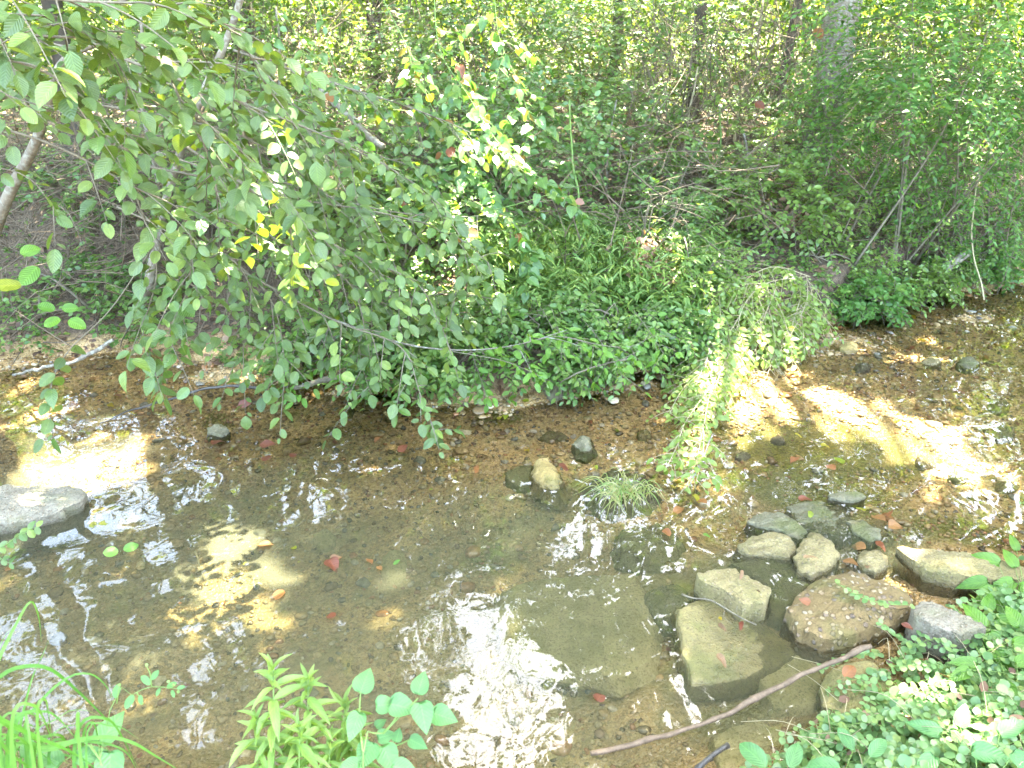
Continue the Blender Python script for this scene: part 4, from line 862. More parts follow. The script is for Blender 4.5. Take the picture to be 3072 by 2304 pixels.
# sunlit trailing vine on the right of centre
Tv = []
for pts in [[(2420, 830, 4.9), (2300, 850, 4.7), (2230, 920, 4.5), (2200, 1040, 4.3), (2140, 1150, 3.9), (2110, 1280, 3.5), (2085, 1400, 3.2), (2055, 1465, 3.04)],
            [(2300, 850, 4.7), (2180, 860, 4.6), (2120, 920, 4.5), (2060, 990, 4.4)], [(2420, 830, 4.9), (2420, 900, 4.7), (2380, 990, 4.5), (2330, 1060, 4.4), (2250, 1100, 4.3)],
            [(2200, 1040, 4.3), (2120, 1080, 4.2), (2040, 1180, 3.85), (2010, 1240, 3.65)], [(2140, 1150, 3.9), (2060, 1260, 3.55), (2030, 1340, 3.32), (2000, 1400, 3.15)], [(2330, 860, 4.7), (2290, 960, 4.5), (2260, 1060, 4.35), (2180, 1130, 4.2)],
            [(2400, 900, 4.7), (2370, 1000, 4.5), (2350, 1080, 4.4)], [(1950, 850, 4.75), (2030, 880, 4.6), (2110, 960, 4.4), (2150, 1060, 4.2)], [(2430, 830, 4.9), (2330, 800, 4.85), (2250, 830, 4.75), (2180, 900, 4.6)], [(2440, 860, 4.9), (2400, 960, 4.6), (2340, 1030, 4.45), (2300, 1130, 4.2)], [(2200, 1040, 4.3), (2160, 1120, 3.98), (2135, 1210, 3.75)], [(2130, 1040, 4.2), (2110, 1130, 3.95), (2095, 1230, 3.72)], [(2250, 860, 4.7), (2290, 940, 4.55), (2230, 1000, 4.4), (2170, 1090, 4.15)], [(2240, 900, 4.6), (2200, 980, 4.4), (2130, 1060, 4.15), (2090, 1150, 3.9)], [(2110, 1280, 3.5), (2110, 1350, 3.3), (2090, 1440, 3.1)]]:
    tl_ = pts[-1][2] < 3.7
    Tv.append(dict(pts=QP(*pts), r=.0035, L=.036 if tl_ else .042, tw_len=.13 if tl_ else .24, tw_sp=.026 if tl_ else .019, leaf_sp=.021, start=.02, droop=.45))
leafy('trailing_vine', 'sunlit small leaved vine trailing from the bank corner down into the creek', 'vine', None, Q(2420, 800, 5.0), Tv, 'vine_o', 'vine_a', T_ELLI, .6, rg, wood='stalk', clear=False)

# ------------------------------------------------------------------ bushes
def sun_clear(P):
    k = np.ones(len(P), bool)
    for c_, r in SUN_HOLES[:NGAP]:
        d_ = P - c_; t_ = d_ @ SUN; k &= ~((t_ > .3) & (np.linalg.norm(d_ - t_[:, None] * SUN, axis=1) < r))
    return k
def bush(name, label, cat, group, c, rad, ns, lp, L, W_, mat, seed, tm=T_DIAM, arch=.5, nst=9, wood='twig', mo=None, parts=0, spray=.3, tilt=.5, gap=.0, groundz=True, cat_up=.35):
    rng = np.random.default_rng(seed); c = np.asarray(c, float); rad = np.asarray(rad, float)
    zb = float(zt(c[0], c[1])); t = thing(name, (c[0], c[1], zb), label, cat, group)
    u = nrm(rng.normal(size=(ns, 3))); r = rng.uniform(.25, 1, ns) ** .55
    S0 = c + u * r[:, None] * rad
    ok = fn(S0, .55, seed) > -.75 + gap; S0, u = S0[ok], u[ok]; ns = len(S0)
    d = nrm(u * (1, 1, .5) + rng.normal(size=(ns, 3)) * .5 + (0, 0, cat_up)); ln = spray * rng.uniform(.5, 1.2, ns)
    tt = (np.arange(lp) + .6) / lp; k = tt[None, :, None]
    pt = S0[:, None] + d[:, None] * ln[:, None, None] * k + np.array([0, 0, -arch]) * ln[:, None, None] * k ** 2
    tan = nrm(d[:, None] + np.array([0, 0, -2 * arch]) * k); sd = nrm(np.cross(tan, np.array([0, 0, 1.0])) + 1e-6) * np.where(np.arange(lp) % 2, 1, -1)[None, :, None]
    D = nrm(tan * .55 + sd * .85 + rng.normal(size=pt.shape) * .2).reshape(-1, 3); P = pt.reshape(-1, 3)
    N = nrm(np.array([0, 0, 1.0]) + nrm(CAM - P) * .3 + rng.normal(size=P.shape) * tilt)
    LL = L * rng.uniform(.6, 1.2, len(P)); ok = (P[:, 2] > np.where(P[:, 1] > yw(P[:, 0]), zt(P[:, 0], P[:, 1]) + .01, .03)) & in_view(P, 220); P, D, N, LL = P[ok], D[ok], N[ok], LL[ok]
    kp = sun_clear(P); P, D, N, LL = P[kp], D[kp], N[kp], LL[kp]; ok[np.where(ok)[0][~kp]] = False
    rn = np.repeat(rng.uniform(0, 1, ns), lp)[ok] * .55 + rng.uniform(0, .45, len(P))
    if parts:
        s_ = np.where(in_view(P, 0), LL / np.linalg.norm(P - CAM, axis=1), 0); o = np.argsort(-s_); h, q_ = o[:parts], o[parts:]
        leaf_objs(t, P[h], D[h], N[h], LL[h], LL[h] * W_ / L, leaf_meshes(name + '_leaf', tm, M[mo]), rng)
        P, D, N, LL, rn = P[q_], D[q_], N[q_], LL[q_], rn[q_]
    a = Acc(); leaf_batch(a, P, D, N, LL, LL * W_ / L, T_DIAM if len(tm[0]) > 12 else tm, rn, .15); tagd(put('foliage', a, M[mat], t), kind='stuff')
    a = Acc()
    for j in range(nst):
        e = S0[rng.integers(ns)]; b = np.array([c[0] + rng.normal() * rad[0] * .3, c[1] + rng.normal() * rad[1] * .3, 0]); b[2] = float(zt(b[0], b[1])) - .03
        if b[1] < yw(b[0]) + .05: b[1] = yw(b[0]) + .12; b[2] = float(zt(b[0], b[1])) - .03
        q = smooth_path([b, (b + e) / 2 + (0, 0, .15 * rng.uniform()) + rng.normal(size=3) * .05, e], .08); tube(a, q, np.linspace(.009, .002, len(q)) * rng.uniform(.6, 1.3), 5, .5)
    for i in rng.choice(ns, min(ns, 260), replace=False):
        q = S0[i] + d[i] * ln[i] * np.linspace(0, 1, 4)[:, None] + np.array([0, 0, -arch]) * ln[i] * np.linspace(0, 1, 4)[:, None] ** 2; tube(a, q, [.002, .0016, .0012, .0008], 3, .5, False)
    put('stems', a, M[wood], t); return t
gb = 'bushes along the far bank'
def BQ(px, py, Y): return Q(px, py, Y)
# right hand mass
bush('fern_leaved_bush', 'tall feathery green bush arching down at the top right corner', 'bush', gb, BQ(2880, 130, 5.3), (.85, .6, .5), 620, 16, .046, .021, 'fern_a', 101, T_DIAM, .55, 12, spray=.42)
bush('fern_leaved_bush', 'feathery bush in the middle of the right bank between trunk and water', 'bush', gb, BQ(2740, 400, 5.8), (.75, .5, .45), 520, 16, .042, .020, 'fern_a', 102, T_DIAM, .55, 12, spray=.4)
bush('fern_leaved_bush', 'lower feathery bush at the right edge above the channel', 'bush', gb, BQ(2980, 520, 5.6), (.8, .6, .5), 480, 16, .038, .018, 'fern_a', 103, T_DIAM, .6, 10, spray=.38)
bush('bank_bush', 'small leaved bush overhanging the right channel beside the fallen branch', 'bush', gb, BQ(2620, 790, 5.55), (.62, .4, .30), 460, 14, .030, .017, 'privet_a', 104, T_DIAM, .6, 10, spray=.26)
bush('bank_bush', 'green bush above the fallen branch at the right bank', 'bush', gb, BQ(2900, 730, 6.1), (.75, .4, .3), 420, 14, .032, .018, 'fern_a', 105, T_DIAM, .6, 10, spray=.28)
bush('bank_bush', 'bush with whitish shining leaves on the bank right of centre', 'bush', gb, BQ(2330, 600, 5.5), (.42, .35, .28), 260, 10, .045, .025, 'privet_a', 106, T_OVAL, .4, 10, spray=.22, mo='privet_o', parts=160)
bush('bank_bush', 'low bush behind the sunlit trailing vine', 'bush', gb, BQ(2470, 850, 5.3), (.45, .3, .22), 300, 14, .028, .017, 'privet_a', 107, T_DIAM, .6, 8, spray=.22)
bush('bank_bush', 'dark green bush under the thick pale trunk', 'bush', gb, BQ(2560, 320, 7.1), (.8, .4, .3), 380, 12, .045, .024, 'cover_a', 108, T_DIAM, .4, 10, spray=.3)
bush('bank_bush', 'loose bush of mid green leaves above the bare soil right of centre', 'bush', gb, BQ(2050, 560, 5.7), (.5, .4, .25), 200, 10, .04, .022, 'cover_a', 109, T_OVAL, .4, 10, spray=.22, gap=.2)
bush('bank_bush', 'leafy bush on the bank edge over the stiltgrass', 'bush', gb, BQ(1950, 640, 5.1), (.4, .3, .16), 160, 10, .038, .02, 'cover_a', 110, T_OVAL, .4, 8, spray=.2, gap=.2)
bush('thicket_bush', 'thicket bush behind the centre vine catching yellow light', 'bush', gb, BQ(1500, 180, 7.0), (1.0, .7, .55), 380, 12, .05, .028, 'brier_a', 111, T_OVAL, .35, 12, spray=.34, gap=.25)
bush('thicket_bush', 'thicket bush behind the brown trunk at the upper left', 'bush', gb, BQ(800, 150, 7.5), (1.0, .6, .45), 300, 12, .05, .028, 'wood_a', 112, T_OVAL, .35, 12, spray=.34, gap=.35)
bush('thicket_bush', 'thicket bush at the top between dark straight trunk and centre vine', 'bush', gb, BQ(1830, 150, 7.6), (.9, .6, .5), 300, 12, .048, .026, 'privet_a', 113, T_OVAL, .35, 12, spray=.34, gap=.3)
bush('thicket_bush', 'thin thicket bush among bare stems left of the thick pale trunk', 'bush', gb, BQ(2280, 230, 8.4), (.8, .6, .5), 120, 12, .045, .024, 'wood_a', 114, T_OVAL, .35, 14, spray=.34, gap=.3)
bush('thicket_bush', 'thicket bush behind the upper left leaves by the dark slender trunk', 'bush', gb, BQ(300, 120, 6.5), (.9, .6, .45), 280, 12, .05, .028, 'wood_a', 115, T_OVAL, .35, 12, spray=.34, gap=.3)
bush('thicket_bush', 'bush with rounded leaves below the centre vine on the bank', 'bush', gb, BQ(1560, 420, 5.6), (.6, .45, .32), 220, 10, .048, .034, 'brier_a', 116, T_OVAL, .35, 10, spray=.24, gap=.1)
bush('bank_bush', 'low leafy plant under the left overhang with pale green leaves', 'bush', gb, BQ(230, 850, 4.9), (.5, .3, .12), 150, 8, .04, .026, 'cover_a', 117, T_OVAL, .3, 6, spray=.16)
bush('bank_bush', 'leafy bush on the bank behind the middle alder leaves', 'bush', gb, BQ(1050, 480, 5.4), (.7, .4, .3), 240, 10, .046, .028, 'cover_a', 118, T_OVAL, .35, 10, spray=.24, gap=.1)
bush('bank_bush', 'leafy bush just above the water behind the drooping alder', 'bush', gb, BQ(1150, 950, 4.45), (.5, .2, .2), 260, 10, .04, .024, 'cover_a', 119, T_OVAL, .45, 8, spray=.2)
bush('bank_bush', 'bush hanging over the bank corner left of the trailing vine', 'bush', gb, BQ(2080, 800, 4.7), (.3, .2, .14), 130, 10, .034, .02, 'privet_a', 120, T_OVAL, .5, 6, spray=.16, gap=.1)

for k_, (px_, py_, Y_, rx_, mt_, lb_) in enumerate([(1180, 1075, 4.0, .26, 'cover_a', 'low plants hanging over the water edge under the alder tips'), (1400, 1080, 3.97, .26, 'stilt_a', 'low plants hanging over the water edge below the lichened branch'),
        (1620, 1075, 4.0, .26, 'cover_a', 'low plants over the water edge left of the pale forked twig'), (1840, 1040, 4.12, .26, 'stilt_a', 'low plants over the water edge at the bank corner'), (2010, 1000, 4.3, .22, 'cover_a', 'low plants behind the trailing vine at the water edge'),
        (1500, 960, 4.1, .4, 'cover_a', 'mid green plants on the bank face in the centre'), (1780, 950, 4.22, .36, 'cover_a', 'mid green plants on the bank face right of centre'), (960, 1070, 4.12, .24, 'cover_a', 'low plants at the water edge behind the middle alder'), (2580, 900, 5.06, .3, 'fern_a', 'leafy fringe hanging over the water right of the trailing vine'), (2740, 855, 5.34, .3, 'privet_a', 'leafy fringe over the water at the foot of the fallen branch'), (2920, 800, 5.72, .34, 'fern_a', 'leafy fringe over the water at the far right bank')]):
    bush('bank_bush', lb_, 'bush', gb, BQ(px_, py_, Y_), (rx_, .12, .12), 190, 10, .042, .023, mt_, 140 + k_, T_OVAL, .6, 5, spray=.17)
for nm_, lb_, spots_ in [('dead_leaf_clump', 'pale dead leaves and roots caught in the sunlight at the bank corner', [(1960, 790, 4.75, .16, .10, 130), (2010, 860, 4.65, .16, .07, 90), (1930, 740, 4.85, .1, .06, 60)]), ('dead_leaf_clump', 'ridge of dry tan leaves lit by the sun above the trailing vine', [(2290, 640, 5.6, .22, .07, 120), (2380, 670, 5.5, .18, .06, 80), (2240, 610, 5.7, .1, .05, 50)])]:
    a = Acc()
    for (px_, py_, Y_, rx_, rz_, n_) in spots_:
        P = BQ(px_, py_, Y_) + rg.normal(size=(n_, 3)) * (rx_ * .55, rx_ * .35, rz_ * .6); P[:, 2] = np.maximum(P[:, 2], zt(P[:, 0], P[:, 1]) + .01)
        leaf_batch(a, P, nrm(rg.normal(size=P.shape) * (1, 1, .6)), nrm(np.array([0, -.4, 1]) + rg.normal(size=P.shape) * .6), rg.uniform(.03, .06, n_), rg.uniform(.018, .034, n_), T_OVAL, rg.uniform(.55, 1, n_), rg.uniform(-.1, .5, n_))
    tagd(put(nm_, a, M['dead_a']), lb_, 'leaf litter', None, 'stuff')
for k_, (px_, py_, Y_, rx_, ry_, rz_, n_, mt_, lb_) in enumerate([(620, 480, 5.3, .7, .3, .22, 240, 'cover_a', 'leafy bush on the left bank behind the near alder'), (880, 640, 5.0, .55, .3, .2, 220, 'privet_a', 'leafy bush on the bank slope behind the middle alder branches'),
        (1250, 700, 4.8, .5, .25, .2, 240, 'cover_a', 'dense bush on the bank slope left of the stiltgrass'), (1380, 520, 5.3, .5, .3, .22, 220, 'brier_a', 'leafy bush under the centre vine left of the pale green stem'), (300, 560, 5.6, .6, .3, .2, 150, 'cover_a', 'straggly bush over the dry brush on the left bank'),
        (1800, 380, 6.3, .6, .4, .3, 240, 'cover_a', 'bush in front of the thicket below the dark straight trunk'), (1250, 250, 6.6, .8, .4, .4, 300, 'privet_a', 'tall bush behind the rear alder and the centre vine'), (620, 230, 6.6, .8, .4, .4, 260, 'cover_a', 'tall bush behind the middle alder at the top'), (2150, 420, 6.3, .5, .35, .25, 160, 'privet_a', 'loose bush among the sunlit stems right of centre'), (2010, 110, 7.0, .6, .4, .35, 200, 'cover_a', 'tall bush at the top left of the dark straight trunk')]):
    bush('bank_bush', lb_, 'bush', gb, BQ(px_, py_, Y_), (rx_, ry_, rz_), n_, 10, .045, .028, mt_, 170 + k_, T_OVAL, .35, 9, spray=.24, gap=.1)
# stiltgrass
rg = np.random.default_rng(61)
n = 1900
px = rg.uniform(1430, 2160, n); py = rg.uniform(690, 1090, n); Yb = rg.uniform(4.35, 5.5, n)
Pb = np.array([Q(a, b, c) for a, b, c in zip(px, py, Yb)]); Pb[:, 2] = np.maximum(Pb[:, 2], zt(Pb[:, 0], Pb[:, 1]))
gz = zt(Pb[:, 0], Pb[:, 1]); ok = (Pb[:, 2] - gz < .28) & (Pb[:, 1] > yw(Pb[:, 0]) - .02); Pb = Pb[ok]
acc = Acc(); n = len(Pb); kk = 8
d = nrm(np.c_[rg.normal(size=n) * .6, -np.abs(rg.normal(size=n)) * .5, np.full(n, .7)]); ln = rg.uniform(.10, .24, n)
tt = (np.arange(kk) + .5) / kk; pt = Pb[:, None] + d[:, None] * ln[:, None, None] * tt[None, :, None] + np.array([0, -.25, -.5]) * ln[:, None, None] * tt[None, :, None] ** 2
az = rg.uniform(0, 6.28, (n, 1)) + np.arange(kk)[None] * PI + rg.normal(size=(n, kk)) * .5
D = np.stack([np.cos(az), np.sin(az), np.full(az.shape, -.05)], -1).reshape(-1, 3); P = pt.reshape(-1, 3)
leaf_batch(acc, P, D, nrm(np.array([0, -.1, 1]) + rg.normal(size=P.shape) * .3), rg.uniform(.05, .085, len(P)), rg.uniform(.009, .014, len(P)), T_LANCE, rg.uniform(0, 1, len(P)), rg.uniform(.25, .7, len(P)))
tagd(put('stiltgrass', acc, M['stilt_a']), 'lush drooping stiltgrass spilling over the bank in the centre', 'grass', None, 'stuff')

# pale stems and saplings
for pts, r, mt, lb in [([(1705, 300, 5.2), (1712, 420, 5.2), (1722, 520, 5.15), (1735, 610, 5.1)], .008, 'stem', 'pale green sunlit stem standing in the centre of the bank'),
                       ([(2455, 100, 6.4), (2462, 250, 6.4), (2485, 360, 6.35), (2488, 440, 6.3), (2470, 520, 6.2)], .011, 'palebark', 'thin pale sapling stem left of the feathery bushes'),
                       ([(2232, 400, 5.9), (2238, 460, 5.9), (2242, 515, 5.85)], .010, 'palebark', 'short pale broken stem beside the shining bush'),
                       ([(2160, 320, 6.0), (2162, 440, 6.0), (2155, 520, 5.9)], .006, 'stem', 'green stalk rising left of the short pale stem'),
                       ([(2290, 0, 7.5), (2270, 150, 7.4), (2230, 260, 7.3), (2200, 420, 7.0)], .014, 'stalk', 'leaning straw coloured stem in the bright thicket'),
                       ([(2095, 200, 6.6), (2070, 330, 6.5), (2050, 480, 6.3)], .009, 'stalk', 'dry bent stalk below the dark straight trunk'),
                       ([(830, 20, 6.8), (840, 200, 6.8), (838, 320, 6.7)], .012, 'palebark', 'slim pale stem right of the brown trunk'),
                       ([(420, 20, 5.0), (430, 150, 5.0), (425, 300, 5.0)], .012, 'palebark', 'slim grey stem behind the upper left leaves'),
                       ([(1850, 300, 6.0), (1835, 380, 6.0), (1825, 450, 6.0)], .008, 'palebark', 'short white stub of stem in the sunlit thicket'),
                       ([(2960, 330, 5.5), (2930, 560, 5.4), (2915, 720, 5.3), (2952, 900, 5.0)], .005, 'stalk', 'long thin stalk hanging into the right channel')]:
    P = QP(*pts); low = np.array(P[-1]); a = Acc(); gz = float(zt(low[0], low[1]))
    if lb.startswith('long thin'): pass
    else: P.append(np.array([low[0], low[1] + .02, min(gz - .02, low[2] - .01)]))
    q = smooth_path(P, .06); q = q + np.c_[.006 * fn(q, .3, 3), np.zeros(len(q)), np.zeros(len(q))]; tube(a, q, np.linspace(r * .7, r, len(q)), 6, .5)
    t = thing('sapling', (low[0], low[1], gz), lb, 'sapling', 'bare stems on the far bank'); put('stem', a, M[mt], t)
    k = 5; rr = np.random.default_rng(int(pts[0][0])); ii = rr.integers(0, len(q) // 2 + 1, k)
    leaf_objs(t, q[ii], rr.normal(size=(k, 3)) * (1, .6, .4), np.array([0, -.4, 1]) + rr.normal(size=(k, 3)) * .3, rr.uniform(.03, .055, k), rr.uniform(.02, .035, k), leaf_meshes('sapling_leaf', T_ELLI, M['privet_o']), rr)

# ------------------------------------------------------------------ near bank: creeping plant, herbs, grass
rg = np.random.default_rng(71)
t = thing('creeping_plant', (1.6, 1.6, .1), 'mat of round leaved creeping plant covering the near bank at the lower right', 'plant')
acc = Acc(); PP, DD, NN, LL = [], [], [], []
nst = tries = 0
MX0 = lambda q: q[:, 0] > np.interp(q[:, 1], [1690, 1800, 1900, 1960, 2040, 2130, 2230, 2304, 2700], [3060, 2870, 2725, 2640, 2520, 2410, 2320, 2235, 1990])
while nst < 420 and tries < 3000:
    x = rg.uniform(.55, 3.0); y = rg.uniform(.9, 2.75)
    if y > yn(x) + .03: continue
    p0 = np.array([x, y, 0]); q = proj(np.array([[x, y, float(zt(x, y)) + .05]]))[0]
    if not (-100 < q[0] < 3300 and q[1] < 2700): continue
    nst += 1; az = rg.uniform(0, 6.28) if rg.uniform() < .6 else rg.uniform(1.6, 3.4); L = rg.uniform(.16, .38); n = int(L / .025)
    s = np.arange(n + 1) * .025; az_ = az + np.cumsum(rg.normal(size=n + 1) * .09)
    xy = p0[:2] + np.c_[np.cumsum(np.cos(az_)), np.cumsum(np.sin(az_))] * .025
    h0 = rg.uniform(.02, .11); z = np.maximum(zt(xy[:, 0], xy[:, 1]), -.0) + h0 * np.sin(np.linspace(.3, 2.8, n + 1)) + .012
    pth = np.c_[xy, z]
    if not MX0(proj(pth)).all(): nst -= 1; tries += 1; continue
    tube(acc, pth, np.full(n + 1, .0011), 3, .5, False)
    tn = nrm(np.gradient(pth, axis=0)); sd = nrm(np.cross(tn, [0, 0, 1.0]))
    for sg in (1, -1):
        PP.append(pth); DD.append(nrm(sd * sg + tn * .35 + rg.normal(size=pth.shape) * .25 + (0, 0, .12))); NN.append(nrm(np.array([0, -.2, 1.0]) + rg.normal(size=pth.shape) * .35)); LL.append(np.full(n + 1, 1.0) * rg.uniform(.019, .032) * np.linspace(1.05, .7, n + 1))
P, D, N, L = map(np.concatenate, (PP, DD, NN, LL))
MX = lambda q, m=20: q[:, 0] > np.interp(q[:, 1], [1690, 1800, 1900, 1960, 2040, 2130, 2230, 2304, 2700], [3060, 2870, 2725, 2640, 2520, 2410, 2320, 2235, 1990]) - m
km = MX(proj(P)); P, D, N, L = P[km], D[km], N[km], L[km]
L = L * rg.uniform(.8, 1.2, len(L)); W_ = L * rg.uniform(.82, .95, len(L))
o = np.argsort(-np.where(in_view(P, 0), L / np.linalg.norm(P - CAM, axis=1) + P[:, 2] * .02, 0)); h, r_ = o[:300], o[300:]
put('stems', acc, M['stem'], t)
leaf_objs(t, P[h], D[h], N[h], L[h], W_[h], leaf_meshes('moneywort_leaf', T_ELLI, M['money_o'], (0, .08, .15, -.06)), rg)
a = Acc(); leaf_batch(a, P[r_], D[r_], N[r_], L[r_], W_[r_], T_ROUND, rg.uniform(0, 1, len(r_)), .08); tagd(put('foliage', a, M['money_a'], t), kind='stuff')

def on_ground(px, py, h=0.0):
    lo = None
    for z in np.linspace(.7, -.25, 200):
        p = G(px, py, z)
        if float(zt(p[0], p[1])) + h >= z: return p
    return G(px, py, 0)
def runner(label, pts, L, seed):
    rng = np.random.default_rng(seed); q = smooth_path(pts, .02); t = thing('runner', q[0], label, 'plant', 'runners of the creeping plant'); a = Acc(); tube(a, q, np.full(len(q), .0014), 5, .5); put('stem', a, M['stem'], t)
    tn = nrm(np.gradient(q, axis=0)); sd = nrm(np.cross(tn, [0, 0, 1.0])); P = np.repeat(q, 2, 0); s = np.tile([1, -1], len(q))[:, None]
    D = nrm(np.repeat(sd, 2, 0) * s + np.repeat(tn, 2, 0) * .3 + rng.normal(size=P.shape) * .25); k = rng.uniform(size=len(P)) < .75
    P, D = P[k], D[k]; leaf_objs(t, P, D, nrm(np.array([0, -.3, 1]) + rng.normal(size=P.shape) * .3), L * rng.uniform(.7, 1.1, len(P)), L * .85, leaf_meshes('runner_leaf', T_ELLI, M['money_o'], (0, .1)), rng)
runner('runner lying across the pebbly boulder with a large round leaf pair', [G(2740, 1815, .12), G(2660, 1812, .12), G(2580, 1790, .12), G(2510, 1750, .11)], .022, 1)
runner('short runner reaching over the water beside the long stick end', [on_ground(2640, 1960, .05), G(2560, 1965, .12), G(2500, 1985, .09), G(2460, 2000, .06)], .022, 2)
runner('runner curling up in front of the speckled block', [on_ground(2720, 1930, .04), G(2680, 1900, .12), G(2640, 1870, .16)], .02, 3)
# dead leaves and wiry stems caught in the mat
a = Acc(); n_ = 130; x = rg.uniform(.6, 2.8, 4000); y = rg.uniform(.9, 2.6, 4000); P = np.c_[x, y, zt(x, y) + rg.uniform(.01, .10, 4000)]; P = P[(y < yn(x) + .02) & MX0(proj(P)) & in_view(P, 30)][:n_]; n_ = len(P)
leaf_batch(a, P, nrm(rg.normal(size=P.shape) * (1, 1, .4)), nrm(np.array([0, -.2, 1]) + rg.normal(size=P.shape) * .5), rg.uniform(.02, .05, n_), rg.uniform(.012, .03, n_), T_OVAL, rg.uniform(0, .9, n_), rg.uniform(-.1, .5, n_))
tagd(put('leaf_litter', a, M['dead_a']), 'brown dead leaves caught in the creeping plant on the near bank', 'leaf litter', None, 'stuff')
a = Acc()
for p in P[:70]:
    az = rg.uniform(0, 6.28); d_ = np.array([math.cos(az), math.sin(az), 0]); L = rg.uniform(.08, .25)
    tube(a, smooth_path([p, p + d_ * L * .5 + (0, 0, .05 * rg.uniform()), p + d_ * L + (0, 0, -.02)], .03), .0012, 3, rg.uniform(), False)
tagd(put('dead_stems', a, M['stalk']), 'thin straw coloured stems lying through the creeping plant', 'stems', None, 'stuff')

def leaf_img(px, py, ang, Lpx, Y, up=.45):
    """a leaf seen from the camera at angle ANG (degrees, anticlockwise from the picture's right)"""
    p = Q(px, py, Y); s = Lpx * np.linalg.norm(p - CAM) / FPX; a = math.radians(ang)
    n = nrm(nrm(CAM - p) * (1 - up) + np.array([0, 0, 1.0]) * up); x = nrm(np.cross(np.cross(n, RGT), n)); y = np.cross(n, x)
    return p, x * math.cos(a) + y * math.sin(a), n, s
def herb(name, label, stems, leaves, mesh, wid, seed, stem_r=.0022, grp=None):
    rng = np.random.default_rng(seed); b = stems[0][0]; t = thing(name, b, label, 'plant', grp)
    for q in stems:
        a = Acc(); q = smooth_path(q, .02); tube(a, q, np.linspace(stem_r * 1.2, stem_r * .6, len(q)), 6, .5); put('stem', a, M['stem'], t)
    P, D, N, L = (np.array([l[i] for l in leaves]) for i in range(4))
    leaf_objs(t, P, D, N, L, L * wid * rng.uniform(.85, 1.1, len(L)), mesh, rng); return t
def nb(px, Y):
    x = Q(px, 2304, Y)[0]; return np.array([x, Y - .12, float(zt(x, Y - .12)) - .02])
# lance leaved herb (bottom centre)
stems, lv = [], []; rng = np.random.default_rng(5)
HM = leaf_meshes('lance_leaf', T_STRAP, M['herb_o'], (.08, .2, .35, .5))
for tx, ty, bx_, Yt in [(820, 2010, 800, 1.30), (925, 2040, 880, 1.32), (1035, 2110, 960, 1.34), (770, 2160, 760, 1.24), (900, 2180, 860, 1.22), (990, 2230, 930, 1.24), (1060, 2200, 990, 1.3)]:
    top = Q(tx, ty, Yt); b = nb(bx_, 1.12); q = [b, b * .5 + top * .5 + (0, -.01, .03), top]; stems.append(q); sp = smooth_path(q, .004)
    n = len(sp); i0 = int(n * .30); az = rng.uniform(0, 6.28); s = n - 1
    while s > i0:
        hgt = (n - 1 - s) * .004; near_top = hgt < .035
        for j in range(3):
            a = az + j * 2.09 + rng.normal() * .25; el = (.9 - hgt * 14) if near_top else rng.uniform(-.25, .25); d = np.array([math.cos(a) * math.cos(el), math.sin(a) * math.cos(el), math.sin(el)])
            lv.append((sp[s], d, nrm(np.array([0, 0, 1.0]) + rng.normal(size=3) * .25 - d * d[2]), rng.uniform(.035, .05) if near_top else rng.uniform(.055, .085)))
        az += 1.05; s -= int((.014 if near_top else .026) / .004)
herb('lance_leaved_herb', 'light green herb with narrow pointed leaves rising at the bottom centre', stems, lv, HM, .23, 6)
# heart leaved sprig
HL = [(1082, 2075, 75, 75, 1.32), (1130, 2118, 10, 62, 1.30), (1172, 2112, 350, 80, 1.3), (1254, 2080, 78, 70, 1.32), (1262, 2110, 285, 85, 1.3), (1300, 2140, 345, 72, 1.3), (1078, 2140, 255, 78, 1.28), (1135, 2215, 20, 50, 1.27), (1115, 2230, 250, 75, 1.25), (1150, 2240, 300, 80, 1.25), (1188, 2225, 80, 40, 1.27), (1230, 2218, 335, 55, 1.28), (1075, 2290, 200, 60, 1.2), (1180, 2300, 350, 70, 1.2), (1128, 2180, 40, 35, 1.3)]
st = [[nb(1080, 1.08), Q(1090, 2260, 1.22), Q(1150, 2200, 1.27), Q(1254, 2095, 1.31)], [Q(1090, 2260, 1.22), Q(1078, 2160, 1.28), Q(1082, 2075, 1.32)], [Q(1150, 2200, 1.27), Q(1190, 2150, 1.29), Q(1172, 2112, 1.3)], [Q(1130, 2240, 1.25), Q(1180, 2240, 1.27), Q(1230, 2218, 1.28)]]
herb('heart_leaved_sprig', 'sprig of broad heart shaped leaves over the bright reflection at the bottom', st, [leaf_img(*h) for h in HL], leaf_meshes('heart_leaf', T_HEART, M['heart_o'], (.06, .14)), .82, 7)
# small flowering weed
st = [[nb(150, 1.15), Q(330, 2130, 1.3), Q(395, 2085, 1.33), Q(455, 2060, 1.35), Q(530, 2066, 1.36)], [Q(455, 2060, 1.35), Q(450, 2020, 1.36), Q(440, 2000, 1.36)], [Q(410, 2078, 1.33), Q(425, 2100, 1.33)], [Q(350, 2110, 1.31), Q(358, 2060, 1.32)]]
FL = [(345, 2095, 95, 40, 1.31), (400, 2085, 255, 38, 1.33), (450, 2055, 140, 38, 1.35), (455, 2040, 70, 30, 1.35), (500, 2064, 40, 28, 1.36), (480, 2064, 260, 22, 1.36), (420, 2085, 290, 26, 1.33), (530, 2066, 20, 22, 1.36), (515, 2070, 300, 22, 1.36)]
fw = herb('flowering_weed', 'thin weed with tiny green flower buds over the mirrored sky at lower left', st, [leaf_img(*h) for h in FL], leaf_meshes('weed_leaf', T_ELLI, M['heart_o'], (.05, .15)), .5, 8, .0012)
bv, bt = I2
bm_ = mesh_np('bud', bv, bt, None, None, True, M['stem'])
